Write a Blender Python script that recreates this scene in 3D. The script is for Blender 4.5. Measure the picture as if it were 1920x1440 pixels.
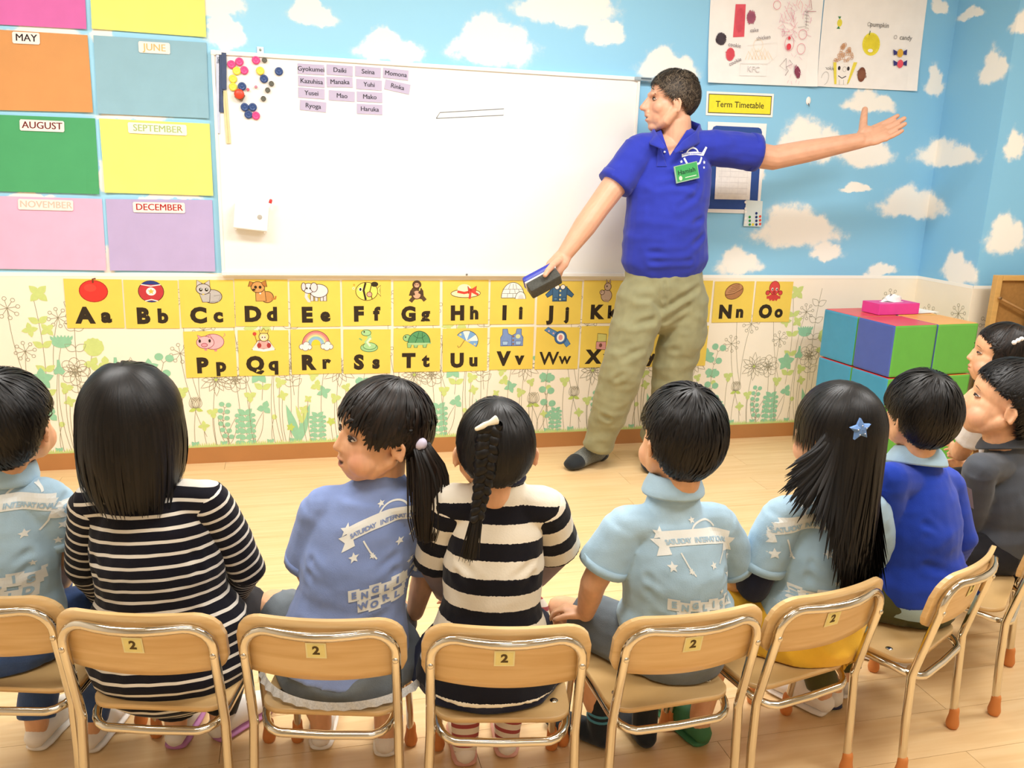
import bpy, bmesh, math, random
import numpy as np
from mathutils import Vector, Matrix, noise
from mathutils.bvhtree import BVHTree

for o in list(bpy.data.objects): bpy.data.objects.remove(o)
rnd = random.Random(7); rng = np.random.default_rng(7)
SC = bpy.context.scene; COL = SC.collection
A = np.array
# ---------------------------------------------------------------- camera
F = 1600.0                                   # focal length in pixels of the 1920 x 1440 frame
YAW, PITCH, ROLL = [math.radians(a) for a in (14.33, 14.04, 1.94)]
CAM = A([0.0, 0.0, 1.31])
_fw = A([math.sin(YAW)*math.cos(PITCH), math.cos(YAW)*math.cos(PITCH), -math.sin(PITCH)])
_rt = A([math.cos(YAW), -math.sin(YAW), 0.0]); _dn = np.cross(_fw, _rt)
_r2 = _rt*math.cos(ROLL) - _dn*math.sin(ROLL); _d2 = _dn*math.cos(ROLL) + _rt*math.sin(ROLL)
cam = bpy.data.cameras.new('camera'); camo = bpy.data.objects.new('camera', cam); COL.objects.link(camo)
cam.sensor_width = 36; cam.lens = F/1920*36; cam.clip_start = .02
camo.matrix_world = Matrix(((_r2[0], -_d2[0], -_fw[0], CAM[0]), (_r2[1], -_d2[1], -_fw[1], CAM[1]),
                            (_r2[2], -_d2[2], -_fw[2], CAM[2]), (0, 0, 0, 1)))
SC.camera = camo
# ---------------------------------------------------------------- world, lights, exposure
w = bpy.data.worlds.new('world'); SC.world = w; w.use_nodes = True
w.node_tree.nodes['Background'].inputs[0].default_value = (1, .97, .93, 1); w.node_tree.nodes['Background'].inputs[1].default_value = .3
SC.view_settings.view_transform = 'Standard'; SC.view_settings.look = 'None'
SC.view_settings.gamma = 1; SC.view_settings.use_curve_mapping = False
SC.view_settings.exposure = 0.36
CEIL = 2.62
LIGHTS = [(1.0, 2.3, 35), (-1.0, 2.3, 29), (2.9, 1.6, 24), (-0.2, 0.8, 15), (1.7, 0.6, 18), (0.3, -1.0, 4)]   # ceiling panels x, y, watt
for lx, ly, lw in LIGHTS:
    ld = bpy.data.lights.new('ceiling_lamp', 'AREA'); ld.shape = 'RECTANGLE'; ld.size = 1.2; ld.size_y = .3
    ld.energy = lw; ld.color = (1, .99, .97)
    lo = bpy.data.objects.new('ceiling_lamp', ld); COL.objects.link(lo); lo.location = (lx, ly, CEIL-.075)
# ---------------------------------------------------------------- pixel helpers (directions only; depth from what a thing touches)
def ray(px, py):
    return _r2*((px-960)/F) + _d2*((py-720)/F) + _fw
def aty(px, py, Y):
    d = ray(px, py); return CAM + d*((Y-CAM[1])/d[1])
def atx(px, py, X):
    d = ray(px, py); return CAM + d*((X-CAM[0])/d[0])
def atz(px, py, z):
    d = ray(px, py); return CAM + d*((z-CAM[2])/d[2])
D = 3.826                                    # the back wall
# ---------------------------------------------------------------- tagging
def tag(o, label=None, cat=None, group=None, kind=None):
    if label: o['label'] = label
    if cat: o['category'] = cat
    if group: o['group'] = group
    if kind: o['kind'] = kind
    return o
def empty(name, loc=(0, 0, 0), rz=0, label=None, cat=None, group=None):
    o = bpy.data.objects.new(name, None); COL.objects.link(o); o.empty_display_size = .05
    o.location = loc; o.rotation_euler = (0, 0, rz); return tag(o, label, cat, group)
def link_mesh(name, me, mats=(), parent=None, smooth=False):
    for m in (mats if isinstance(mats, (list, tuple)) else [mats]): me.materials.append(m)
    o = bpy.data.objects.new(name, me); COL.objects.link(o)
    if parent: o.parent = parent
    if smooth:
        me.polygons.foreach_set('use_smooth', np.ones(len(me.polygons), bool))
    return o
def mk(name, v, f, mats, parent=None, smooth=False, mi=None):
    me = bpy.data.meshes.new(name); me.from_pydata([tuple(map(float, p)) for p in v], [], [tuple(map(int, q)) for q in f])
    o = link_mesh(name, me, mats, parent, smooth)
    if mi is not None: me.polygons.foreach_set('material_index', A(mi, dtype=np.int32))
    me.update(); return o
def copy_tree(o, parent=None):
    c = o.copy(); COL.objects.link(c)
    if parent: c.parent = parent
    for ch in [x for x in bpy.data.objects if x.parent == o]: copy_tree(ch, c)
    return c
# ---------------------------------------------------------------- materials
def lin(h):
    if isinstance(h, str):
        h = h.lstrip('#'); c = [int(h[i:i+2], 16)/255 for i in (0, 2, 4)]
    else: c = h
    return tuple((x/12.92 if x <= .04045 else ((x+.055)/1.055)**2.4) for x in c)
MATS = {}
def bsdf(name):
    m = bpy.data.materials.new(name); m.use_nodes = True; nt = m.node_tree
    return m, nt, nt.nodes['Principled BSDF']
def N(nt, kind, **kw):
    n = nt.nodes.new(kind)
    for k, v in kw.items():
        if k.startswith('i') and k[1:].isdigit(): n.inputs[int(k[1:])].default_value = v
        else: setattr(n, k, v)
    return n
def mat(name, col, rough=.6, var=.06, scale=30, bump=0, bscale=200, metal=0, spec=.5, stretch=None, coat=0, sheen=0, trans=0, alpha=1):
    """colour with a little procedural mottling and optional fine bump"""
    if name in MATS: return MATS[name]
    m, nt, b = bsdf(name); c = lin(col); L = nt.links
    tc = N(nt, 'ShaderNodeTexCoord'); src = tc.outputs['Object']
    if stretch:
        mp = N(nt, 'ShaderNodeMapping'); mp.inputs['Scale'].default_value = stretch; L.new(src, mp.inputs[0]); src = mp.outputs[0]
    if var:
        nz = N(nt, 'ShaderNodeTexNoise'); nz.inputs['Scale'].default_value = scale; nz.inputs['Detail'].default_value = 3; L.new(src, nz.inputs['Vector'])
        mr = N(nt, 'ShaderNodeMapRange'); mr.inputs[1].default_value = .3; mr.inputs[2].default_value = .7; mr.inputs[3].default_value = 1-var; mr.inputs[4].default_value = 1+var
        L.new(nz.outputs[0], mr.inputs[0])
        mx = N(nt, 'ShaderNodeVectorMath', operation='SCALE'); mx.inputs[0].default_value = c; L.new(mr.outputs[0], mx.inputs['Scale']); L.new(mx.outputs[0], b.inputs['Base Color'])
    else: b.inputs['Base Color'].default_value = (*c, 1)
    if bump:
        n2 = N(nt, 'ShaderNodeTexNoise'); n2.inputs['Scale'].default_value = bscale; n2.inputs['Detail'].default_value = 2; L.new(src, n2.inputs['Vector'])
        bp = N(nt, 'ShaderNodeBump'); bp.inputs['Strength'].default_value = bump; bp.inputs['Distance'].default_value = .002
        L.new(n2.outputs[0], bp.inputs['Height']); L.new(bp.outputs[0], b.inputs['Normal'])
    b.inputs['Roughness'].default_value = rough; b.inputs['Metallic'].default_value = metal
    b.inputs['Specular IOR Level'].default_value = spec; b.inputs['Coat Weight'].default_value = coat
    b.inputs['Sheen Weight'].default_value = sheen; b.inputs['Transmission Weight'].default_value = trans; b.inputs['Alpha'].default_value = alpha
    MATS[name] = m; return m
def ink(col):
    """flat printed or drawn colour"""
    return mat('ink_'+str(col), col, rough=.7, var=.04, scale=60, spec=.25)
# ---------------------------------------------------------------- mesh pieces
def box(c, s, bev=0):
    """centre, size -> verts, faces (bevelled when asked)"""
    bm = bmesh.new(); bmesh.ops.create_cube(bm, size=1)
    for v in bm.verts: v.co = Vector((v.co.x*s[0], v.co.y*s[1], v.co.z*s[2]))
    if bev: bmesh.ops.bevel(bm, geom=list(bm.edges), offset=bev, segments=2, affect='EDGES', profile=.6)
    bm.verts.index_update(); v = A([tuple(p.co) for p in bm.verts]) + A(c); f = [tuple(q.index for q in p.verts) for p in bm.faces]
    bm.free(); return v, f
def join(parts):
    V, Fc, MI = [], [], []; n = 0
    for i, p in enumerate(parts):
        v, f = p[0], p[1]; V.append(A(v)); Fc += [tuple(x+n for x in q) for q in f]; MI += [p[2] if len(p) > 2 else 0]*len(f); n += len(v)
    return np.concatenate(V), Fc, MI
def unit(v):
    v = A(v, dtype=float); return v/(np.linalg.norm(v)+1e-12)
def tube(path, rad, n=14, ref=(1, 0, 0), cap=True, closed=False):
    """loft through points; rad = r or (r_side, r_other) for each; rounded ends"""
    P = [A(p, dtype=float) for p in path]; Rr = [((r, r) if np.isscalar(r) else tuple(r)) for r in (rad if hasattr(rad, '__len__') else [rad]*len(P))]
    if cap and not closed:
        t0 = unit(P[0]-P[1]); t1 = unit(P[-1]-P[-2]); a = Rr[0]; b = Rr[-1]; m0 = min(a); m1 = min(b)
        P = [P[0]+t0*m0*.85, P[0]+t0*m0*.5] + P + [P[-1]+t1*m1*.5, P[-1]+t1*m1*.85]
        Rr = [(a[0]*.45, a[1]*.45), (a[0]*.85, a[1]*.85)] + Rr + [(b[0]*.85, b[1]*.85), (b[0]*.45, b[1]*.45)]
    V, Fc = [], []; K = len(P); ref = unit(ref); prev = None
    for i in range(K):
        if closed: t = P[(i+1) % K]-P[i-1]
        else: t = P[min(i+1, K-1)]-P[max(i-1, 0)]
        t = unit(t); base = ref if prev is None else prev
        s = base-t*(base@t)
        if np.linalg.norm(s) < 1e-4: s = np.cross(t, A([.3, .5, .8]))
        s = unit(s); u = np.cross(t, s); prev = s
        for k in range(n):
            a = 2*math.pi*k/n; V.append(P[i]+s*math.cos(a)*Rr[i][0]+u*math.sin(a)*Rr[i][1])
    for i in range(K if closed else K-1):
        j = (i+1) % K
        for k in range(n):
            q = (k+1) % n; Fc.append((i*n+k, i*n+q, j*n+q, j*n+k))
    if not closed:
        Fc.append(tuple(range(n-1, -1, -1))); Fc.append(tuple((K-1)*n+k for k in range(n)))
    return A(V), Fc
def ell(c, r, R=None, nu=20, nv=12):
    V, Fc = [], []; r = (r, r, r) if np.isscalar(r) else r
    for i in range(1, nv):
        th = math.pi*i/nv
        for k in range(nu):
            a = 2*math.pi*k/nu; V.append((r[0]*math.sin(th)*math.cos(a), r[1]*math.sin(th)*math.sin(a), r[2]*math.cos(th)))
    V += [(0, 0, r[2]), (0, 0, -r[2])]; V = A(V)
    for i in range(nv-2):
        for k in range(nu):
            q = (k+1) % nu; Fc.append((i*nu+k, (i+1)*nu+k, (i+1)*nu+q, i*nu+q))
    T = len(V)-2
    for k in range(nu):
        q = (k+1) % nu; Fc.append((T, k, q)); Fc.append((T+1, (nv-2)*nu+q, (nv-2)*nu+k))
    if R is not None: V = V@A(R).T
    return V+A(c), Fc
def remesh(parts, voxel, smooth=4, fac=.5):
    """union of closed pieces as one continuous skin (voxel remesh), lightly smoothed -> mesh"""
    v, f, _ = join(parts); me = bpy.data.meshes.new('t'); me.from_pydata(v.tolist(), [], f); o = bpy.data.objects.new('t', me); COL.objects.link(o)
    m = o.modifiers.new('r', 'REMESH'); m.mode = 'VOXEL'; m.voxel_size = voxel; m.adaptivity = 0
    if smooth:
        s = o.modifiers.new('s', 'SMOOTH'); s.iterations = smooth; s.factor = fac
    dg = bpy.context.evaluated_depsgraph_get(); out = bpy.data.meshes.new_from_object(o.evaluated_get(dg))
    bpy.data.objects.remove(o); bpy.data.meshes.remove(me); return out
def coords(me):
    a = np.empty(len(me.vertices)*3, np.float32); me.vertices.foreach_get('co', a); return a.reshape(-1, 3).astype(float)
def set_coords(me, a):
    me.vertices.foreach_set('co', a.astype(np.float32).ravel()); me.update()
def normals(me):
    a = np.empty(len(me.vertices)*3, np.float32); me.vertices.foreach_get('normal', a); return a.reshape(-1, 3).astype(float)
def attr(me, name, vals):
    vals = A(vals)
    if vals.ndim == 1:
        t = me.attributes.new(name, 'FLOAT', 'POINT'); t.data.foreach_set('value', vals.astype(np.float32))
    else:
        t = me.attributes.new(name, 'FLOAT_COLOR', 'POINT'); c = np.concatenate([vals, np.ones((len(vals), 1))], 1); t.data.foreach_set('color', c.astype(np.float32).ravel())
# ---------------------------------------------------------------- flat drawings (print, handwriting, stickers)
_tc = {}
def text2d(body, size, bold=0.0, shear=0.0):
    k = (body, round(size, 5), round(bold, 5), shear)
    if k not in _tc:
        cu = bpy.data.curves.new('t', 'FONT'); cu.body = body; cu.size = size; cu.align_x = 'CENTER'; cu.align_y = 'CENTER'; cu.offset = bold; cu.shear = shear; cu.resolution_u = 3
        o = bpy.data.objects.new('t', cu); COL.objects.link(o); dg = bpy.context.evaluated_depsgraph_get(); me = bpy.data.meshes.new_from_object(o.evaluated_get(dg))
        v = [(p.co.x, p.co.y) for p in me.vertices]; f = [tuple(p.vertices) for p in me.polygons]
        bpy.data.objects.remove(o); bpy.data.meshes.remove(me); bpy.data.curves.remove(cu); _tc[k] = (v, f)
    return _tc[k]
class Art:
    """2D shapes in order; later ones lie a hair's breadth above earlier ones"""
    def __init__(s): s.sh = []
    def poly(s, pts, col): s.sh.append(([tuple(p) for p in pts], [tuple(range(len(pts)))], col)); return s
    def ell(s, cx, cy, rx, ry=None, col='#000000', rot=0, n=24, a0=0, a1=360):
        ry = rx if ry is None else ry; c, q = math.cos(math.radians(rot)), math.sin(math.radians(rot)); pts = []
        full = a1-a0 >= 360; m = n if full else n+1
        for i in range(m):
            t = math.radians(a0+(a1-a0)*i/n); x, y = rx*math.cos(t), ry*math.sin(t); pts.append((cx+x*c-y*q, cy+x*q+y*c))
        return s.poly(pts, col)
    def stroke(s, pts, wd, col, closed=False):
        P = [A(p, dtype=float) for p in pts]; K = len(P); L, Rr = [], []
        for i in range(K):
            t = (P[(i+1) % K]-P[i-1]) if closed else P[min(i+1, K-1)]-P[max(i-1, 0)]
            t = t/(np.linalg.norm(t)+1e-9); n = A([-t[1], t[0]])*wd/2; L.append(tuple(P[i]+n)); Rr.append(tuple(P[i]-n))
        v = L+Rr; f = [(i, K+i, K+(i+1) % K, (i+1) % K) for i in range(K if closed else K-1)]
        s.sh.append((v, f, col)); return s
    def ring(s, cx, cy, rx, ry, wd, col, rot=0, a0=0, a1=360, n=24):
        c, q = math.cos(math.radians(rot)), math.sin(math.radians(rot)); full = a1-a0 >= 360; pts = []
        for i in range(n if full else n+1):
            t = math.radians(a0+(a1-a0)*i/n); x, y = rx*math.cos(t), ry*math.sin(t); pts.append((cx+x*c-y*q, cy+x*q+y*c))
        return s.stroke(pts, wd, col, full)
    def blob(s, cx, cy, rx, ry, col, line='#4a3020', wd=.012, rot=0):
        s.ell(cx, cy, rx, ry, col, rot); return s.ring(cx, cy, rx, ry, wd, line, rot)
    def pl(s, pts, col, line='#4a3020', wd=.012):
        s.poly(pts, col); return s.stroke(pts, wd, line, True)
    def star(s, cx, cy, r, col, k=.45, rot=90, n=5):
        return s.poly([(cx+(r if i % 2 == 0 else r*k)*math.cos(math.radians(rot+i*180/n)), cy+(r if i % 2 == 0 else r*k)*math.sin(math.radians(rot+i*180/n))) for i in range(2*n)], col)
    def text(s, body, cx, cy, size, col, bold=0.0, rot=0, shear=0, sx=1):
        v, f = text2d(body, size, bold, shear); c, q = math.cos(math.radians(rot)), math.sin(math.radians(rot))
        s.sh.append(([(cx+x*sx*c-y*q, cy+x*sx*q+y*c) for x, y in v], f, col)); return s
    def scribble(s, cx, cy, rx, ry, col, n=40, wd=.006, ang=0):
        pts = []
        for i in range(n):
            t = i/(n-1)*2-1; h = math.sqrt(max(.05, 1-t*t)); x = rx*t; y = ry*h*(1 if i % 2 else -1)*rnd.uniform(.7, 1)
            c, q = math.cos(math.radians(ang)), math.sin(math.radians(ang)); pts.append((cx+x*c-y*q, cy+x*q+y*c))
        for i in range(len(pts)-1): s.stroke(pts[i:i+2], wd, col)
        return s
    def build(s, name, parent, o, ex, ey, nrm, scale=1, eps=.0006, step=.00006, mats=None, xf=None):
        o, ex, ey, nrm = A(o), unit(ex), unit(ey), unit(nrm); V, Fc, MI, slots = [], [], [], []
        for k, (v, f, col) in enumerate(s.sh):
            if col not in slots: slots.append(col)
            b = len(V); h = eps+step*k
            for x, y in v:
                if xf: x, y = xf(x, y)
                V.append(o+ex*x*scale+ey*y*scale+nrm*h)
            Fc += [tuple(i+b for i in q) for q in f]; MI += [slots.index(col)]*len(f)
        return mk(name, V, Fc, [(mats or ink)(c) for c in slots], parent, False, MI)
# ================================================================ the room
XL, XR, YB = -2.3, 4.3, -1.9                # left wall, far right wall, wall behind the camera
XC = 3.15                                    # corner of the back wall and the short return
YP = float(atx(1826, 533, XC)[1])            # where the return turns into the pier at the right
ZB = .842                                    # sky paper above, flowered paper below
def wood_mat(name, c1, c2, rough, scale=(1, 1, 1), bands=14, bump=.05, coat=0.0, pervar=.0):
    if name in MATS: return MATS[name]
    m, nt, b = bsdf(name); L = nt.links
    tc = N(nt, 'ShaderNodeTexCoord'); oi = N(nt, 'ShaderNodeObjectInfo'); ad = N(nt, 'ShaderNodeVectorMath', operation='MULTIPLY_ADD')
    ad.inputs[1].default_value = (7, 5, 3); L.new(oi.outputs['Random'], ad.inputs[0]); L.new(tc.outputs['Object'], ad.inputs[2])
    mp = N(nt, 'ShaderNodeMapping'); mp.inputs['Scale'].default_value = scale; L.new(ad.outputs[0], mp.inputs[0])
    n1 = N(nt, 'ShaderNodeTexNoise'); n1.inputs['Scale'].default_value = bands; n1.inputs['Detail'].default_value = 5; n1.inputs['Distortion'].default_value = .6; L.new(mp.outputs[0], n1.inputs['Vector'])
    cr = N(nt, 'ShaderNodeValToRGB'); cr.color_ramp.elements[0].color = (*lin(c1), 1); cr.color_ramp.elements[1].color = (*lin(c2), 1)
    cr.color_ramp.elements[0].position = .32; cr.color_ramp.elements[1].position = .68; L.new(n1.outputs[0], cr.inputs[0])
    mr = N(nt, 'ShaderNodeMapRange'); mr.inputs[3].default_value = 1-pervar; mr.inputs[4].default_value = 1+pervar; L.new(oi.outputs['Random'], mr.inputs[0])
    sc = N(nt, 'ShaderNodeVectorMath', operation='SCALE'); L.new(cr.outputs[0], sc.inputs[0]); L.new(mr.outputs[0], sc.inputs['Scale']); L.new(sc.outputs[0], b.inputs['Base Color'])
    bp = N(nt, 'ShaderNodeBump'); bp.inputs['Strength'].default_value = bump; bp.inputs['Distance'].default_value = .001; L.new(n1.outputs[0], bp.inputs['Height']); L.new(bp.outputs[0], b.inputs['Normal'])
    b.inputs['Roughness'].default_value = rough; b.inputs['Coat Weight'].default_value = coat; b.inputs['Coat Roughness'].default_value = .15
    MATS[name] = m; return m
M_FLOOR = wood_mat('floor_laminate', '#dcb782', '#e6c695', .34, (.6, 9, 1), 5, .03, .0, .025)
M_CHAIRWOOD = wood_mat('chair_plywood', '#cfa76c', '#dfbc86', .34, (1.2, 1, 14), 4, .03, .25, .06)
M_BASE = mat('baseboard_brown', '#b27a45', .5, .04, 8)
M_WHITE = mat('white_plaster', '#d6d1c8', .8, .02, 5)
M_CHROME = mat('chrome', '#d8d0c0', .12, 0, metal=1)
# sky and meadow wallpaper: clouds laid out by place on the paper (u along the walls, v height)
def wall_u(P): return P[0]+D-P[1]
CLOUDS = []
def cloud(x0, x1, y0, y1, side=0):
    def f(x, y):
        P = aty(x, y, D)
        if P[0] > XC: P = atx(x, y, XC)
        return aty(x, y, YP) if P[1] < YP else P
    a, b = f(x0, y1), f(x1, y0); ua, ub, va, vb = wall_u(a), wall_u(b), a[2], b[2]; W, H = ub-ua, vb-va
    CLOUDS.append(((ua+ub)/2, va+H*.30, W*.50, H*.34)); CLOUDS.append((ua+W*.42, va+H*.55, W*.27, H*.46)); CLOUDS.append((ua+W*.68, va+H*.42, W*.22, H*.36))
for c in [(655, 805, 55, 112), (830, 1020, 30, 120), (535, 640, -5, 45), (945, 1175, -40, 40), (1088, 1178, 32, 84), (1185, 1325, 90, 150), (380, 465, 15, 92),
          (1440, 1605, 218, 300), (1560, 1690, 250, 312), (1572, 1690, 166, 208), (1395, 1595, 380, 465), (1512, 1590, 448, 492), (1332, 1440, 460, 516),
          (1612, 1690, 490, 520), (1628, 1790, 345, 408), (1700, 1850, 255, 312), (1570, 1640, 340, 362), (1725, 1780, 120, 180), (1400, 1440, 300, 345), (0, 165, 45, 62), (165, 215, 40, 80),
          (150, 330, 203, 225), (180, 215, 300, 365), (5, 120, 360, 372), (250, 390, 362, 374), (195, 215, 460, 515), (330, 470, -30, 20), (1740, 1790, -5, 25)]: cloud(*c)
cloud(1755, 1850, 470, 530); cloud(1795, 1850, 5, 40)
for c in [(1826, 1905, 80, 160), (1835, 1940, 395, 475), (1870, 1930, 240, 300), (1880, 1960, 20, 70)]: cloud(*c, side=2)
for u in (-2.0, -1.6, 4.6, 5.2): CLOUDS.append((u, 1.9, .25, .08))
def sky_material():
    m, nt, b = bsdf('sky_wallpaper'); L = nt.links
    g = N(nt, 'ShaderNodeNewGeometry'); sp = N(nt, 'ShaderNodeSeparateXYZ'); L.new(g.outputs['Position'], sp.inputs[0])
    s1 = N(nt, 'ShaderNodeMath', operation='SUBTRACT'); L.new(sp.outputs[0], s1.inputs[0]); L.new(sp.outputs[1], s1.inputs[1])
    s2 = N(nt, 'ShaderNodeMath', operation='ADD'); L.new(s1.outputs[0], s2.inputs[0]); s2.inputs[1].default_value = D
    cb = N(nt, 'ShaderNodeCombineXYZ'); L.new(s2.outputs[0], cb.inputs[0]); L.new(sp.outputs[2], cb.inputs[1]); P = cb.outputs[0]
    def warp(P, scale, amt):
        n = N(nt, 'ShaderNodeTexNoise'); n.inputs['Scale'].default_value = scale; n.inputs['Detail'].default_value = 4; L.new(P, n.inputs['Vector'])
        c = N(nt, 'ShaderNodeVectorMath', operation='SUBTRACT'); c.inputs[1].default_value = (.5, .5, .5); L.new(n.outputs['Color'], c.inputs[0])
        a = N(nt, 'ShaderNodeVectorMath', operation='MULTIPLY_ADD'); a.inputs[1].default_value = (amt, amt, 0); L.new(c.outputs[0], a.inputs[0]); L.new(P, a.inputs[2]); return a.outputs[0]
    Q = warp(warp(P, 9, .07), 28, .035); cur = None
    for (u, v, ru, rv) in CLOUDS:
        a = N(nt, 'ShaderNodeVectorMath', operation='SUBTRACT'); a.inputs[1].default_value = (u, v, 0); L.new(Q, a.inputs[0])
        d = N(nt, 'ShaderNodeVectorMath', operation='MULTIPLY'); d.inputs[1].default_value = (1/ru, 1/rv, 0); L.new(a.outputs[0], d.inputs[0])
        l = N(nt, 'ShaderNodeVectorMath', operation='LENGTH'); L.new(d.outputs[0], l.inputs[0])
        if cur is None: cur = l.outputs['Value']
        else:
            k = N(nt, 'ShaderNodeMath', operation='SMOOTH_MIN'); k.inputs[2].default_value = .25; L.new(cur, k.inputs[0]); L.new(l.outputs['Value'], k.inputs[1]); cur = k.outputs[0]
    n = N(nt, 'ShaderNodeTexNoise'); n.inputs['Scale'].default_value = 16; n.inputs['Detail'].default_value = 6; n.inputs['Roughness'].default_value = .6; L.new(P, n.inputs['Vector'])
    q = N(nt, 'ShaderNodeMath', operation='MULTIPLY_ADD'); q.inputs[1].default_value = .9; L.new(n.outputs[0], q.inputs[0]); L.new(cur, q.inputs[2])
    mr = N(nt, 'ShaderNodeMapRange', interpolation_type='SMOOTHSTEP'); mr.inputs[1].default_value = 1.55; mr.inputs[2].default_value = 1.05; mr.inputs[3].default_value = 0; mr.inputs[4].default_value = 1; L.new(q.outputs[0], mr.inputs[0])
    # printed sky colour: pale at the left and top, deeper to the right
    ur = N(nt, 'ShaderNodeMapRange'); ur.inputs[1].default_value = -.5; ur.inputs[2].default_value = 3.3; L.new(s2.outputs[0], ur.inputs[0])
    sky = N(nt, 'ShaderNodeValToRGB'); e = sky.color_ramp.elements; e[0].color = (*lin('#a0d8f3'), 1); e[1].color = (*lin('#86c4e8'), 1); L.new(ur.outputs[0], sky.inputs[0])
    cc = N(nt, 'ShaderNodeValToRGB'); e = cc.color_ramp.elements; e[0].color = (*lin('#c9dfea'), 1); e[1].color = (*lin('#f6f4ec'), 1); e[0].position = .2; e[1].position = .75; L.new(mr.outputs[0], cc.inputs[0])
    mx = N(nt, 'ShaderNodeMix', data_type='RGBA'); L.new(mr.outputs[0], mx.inputs[0]); L.new(sky.outputs[0], mx.inputs[6]); L.new(cc.outputs[0], mx.inputs[7]); L.new(mx.outputs[2], b.inputs['Base Color'])
    b.inputs['Roughness'].default_value = .62; b.inputs['Specular IOR Level'].default_value = .3
    return m
M_SKY = sky_material(); M_CREAM = mat('meadow_wallpaper', '#f6ecd8', .65, .015, 6, spec=.3)
def wall_panel(name, a, b, z0, z1, m, parent=None, th=.1, out=(0, 1)):
    """vertical slab from a to b (plan), thickness away from the room"""
    a, b = A(a, dtype=float), A(b, dtype=float); o = A(out, dtype=float)*th
    v = [(*a, z0), (*b, z0), (*b, z1), (*a, z1), (*(a+o), z0), (*(b+o), z0), (*(b+o), z1), (*(a+o), z1)]
    return mk(name, v, [(0, 1, 2, 3), (5, 4, 7, 6), (4, 0, 3, 7), (1, 5, 6, 2), (3, 2, 6, 7), (4, 5, 1, 0)], m, parent)
def papered(name, a, b, out):
    w = wall_panel(name, a, b, ZB, CEIL, M_SKY, None, .1, out); tag(w, kind='structure')
    wall_panel('lower_wallpaper', a, b, 0, ZB-.006, M_CREAM, w, .1, out)
    o = A(out, dtype=float); n = -o*.0008
    wall_panel('paper_border', A(a)+n, A(b)+n, ZB-.012, ZB+.004, mat('border_white', '#fbf8ee', .6, 0), w, .0012, out)
    return w
wall_back = papered('wall_back', (XL, D), (XC, D), (0, 1))
wall_right = papered('wall_right', (XC, D), (XC, YP+.002), (1, 0))
wall_pier = papered('wall_pier', (XC+.0005, YP), (XR, YP), (0, 1))
tag(wall_panel('wall_left', (XL, YB), (XL, D), 0, CEIL, M_WHITE, None, .1, (-1, 0)), kind='structure')
tag(wall_panel('wall_far_right', (XR, YP), (XR, YB), 0, CEIL, M_WHITE, None, .1, (1, 0)), kind='structure')
tag(wall_panel('wall_front', (XR, YB), (XL, YB), 0, CEIL, M_WHITE, None, .1, (0, -1)), kind='structure')
ceiling = mk('ceiling', *box(((XL+XR)/2, (YB+D)/2, CEIL+.05), (XR-XL, D-YB, .1)), M_WHITE); tag(ceiling, kind='structure')
floor = mk('floor', *box(((XL+XR)/2, (YB+D)/2, -.03), (XR-XL, D-YB, .05)), mat('subfloor', '#b08a58', .8)); tag(floor, kind='structure')
# laminate planks, each a piece of the floor
PW, PL = .152, 1.22; pv, pf = box((PL/2, PW/2, -.0025), (PL-.0012, PW-.0010, .005)); pme = None
r = 0; y = YB
while y < D:
    x = XL-((r*.47) % 1)*PL
    while x < XR:
        x0, x1, y1 = max(x, XL), min(x+PL, XR), min(y+PW, D)
        if x1-x0 > .02:
            if x0 == x and x1 == x+PL and y1 == y+PW:
                if pme is None: o = mk('plank', pv, pf, M_FLOOR, floor); pme = o.data
                else: o = bpy.data.objects.new('plank', pme); COL.objects.link(o); o.parent = floor
                o.location = (x, y, 0)
            else:
                o = mk('plank', *box(((x1-x0)/2, (y1-y)/2, -.0025), (x1-x0-.0012, y1-y-.001, .005)), M_FLOOR, floor); o.location = (x0, y, 0)
        x += PL
    y += PW; r += 1
# skirting
def skirting(name, a, b, out):
    tag(wall_panel(name, A(a)-A(out)*.009, A(b)-A(out)*.009, 0, .072, M_BASE, None, .008, out), kind='structure')
skirting('baseboard_back', (XL, D), (XC, D), A((0, 1))); skirting('baseboard_right', (XC-.0095, D-.0095), (XC-.0095, YP), A((1, 0))); skirting('baseboard_pier', (XC, YP), (XR, YP), A((0, 1)))
# ceiling lamps
for i, (lx, ly, lw) in enumerate(LIGHTS):
    t = empty('ceiling_light', (lx, ly, CEIL), 0, 'long white ceiling light panel ' + ['above the man', 'near the month sheets', 'on the play cube side', 'above the left children', 'above the right children', 'behind the viewer'][i], 'light', 'ceiling light panels')
    v, f, mi = join([(*box((0, .17, -.03), (1.26, .02, .06)), 0), (*box((0, -.17, -.03), (1.26, .02, .06)), 0), (*box((.62, 0, -.03), (.02, .32, .06)), 0), (*box((-.62, 0, -.03), (.02, .32, .06)), 0)])
    mk('housing', v, f, mat('lamp_housing', '#f0f0ee', .5, 0), t)
    m = MATS.get('lamp_diffuser')
    if not m:
        m, nt, b = bsdf('lamp_diffuser'); b.inputs['Emission Color'].default_value = (1, .96, .9, 1); b.inputs['Emission Strength'].default_value = 3; MATS['lamp_diffuser'] = m
    mk('diffuser', *box((0, 0, -.045), (1.22, .32, .01)), m, t)
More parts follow.
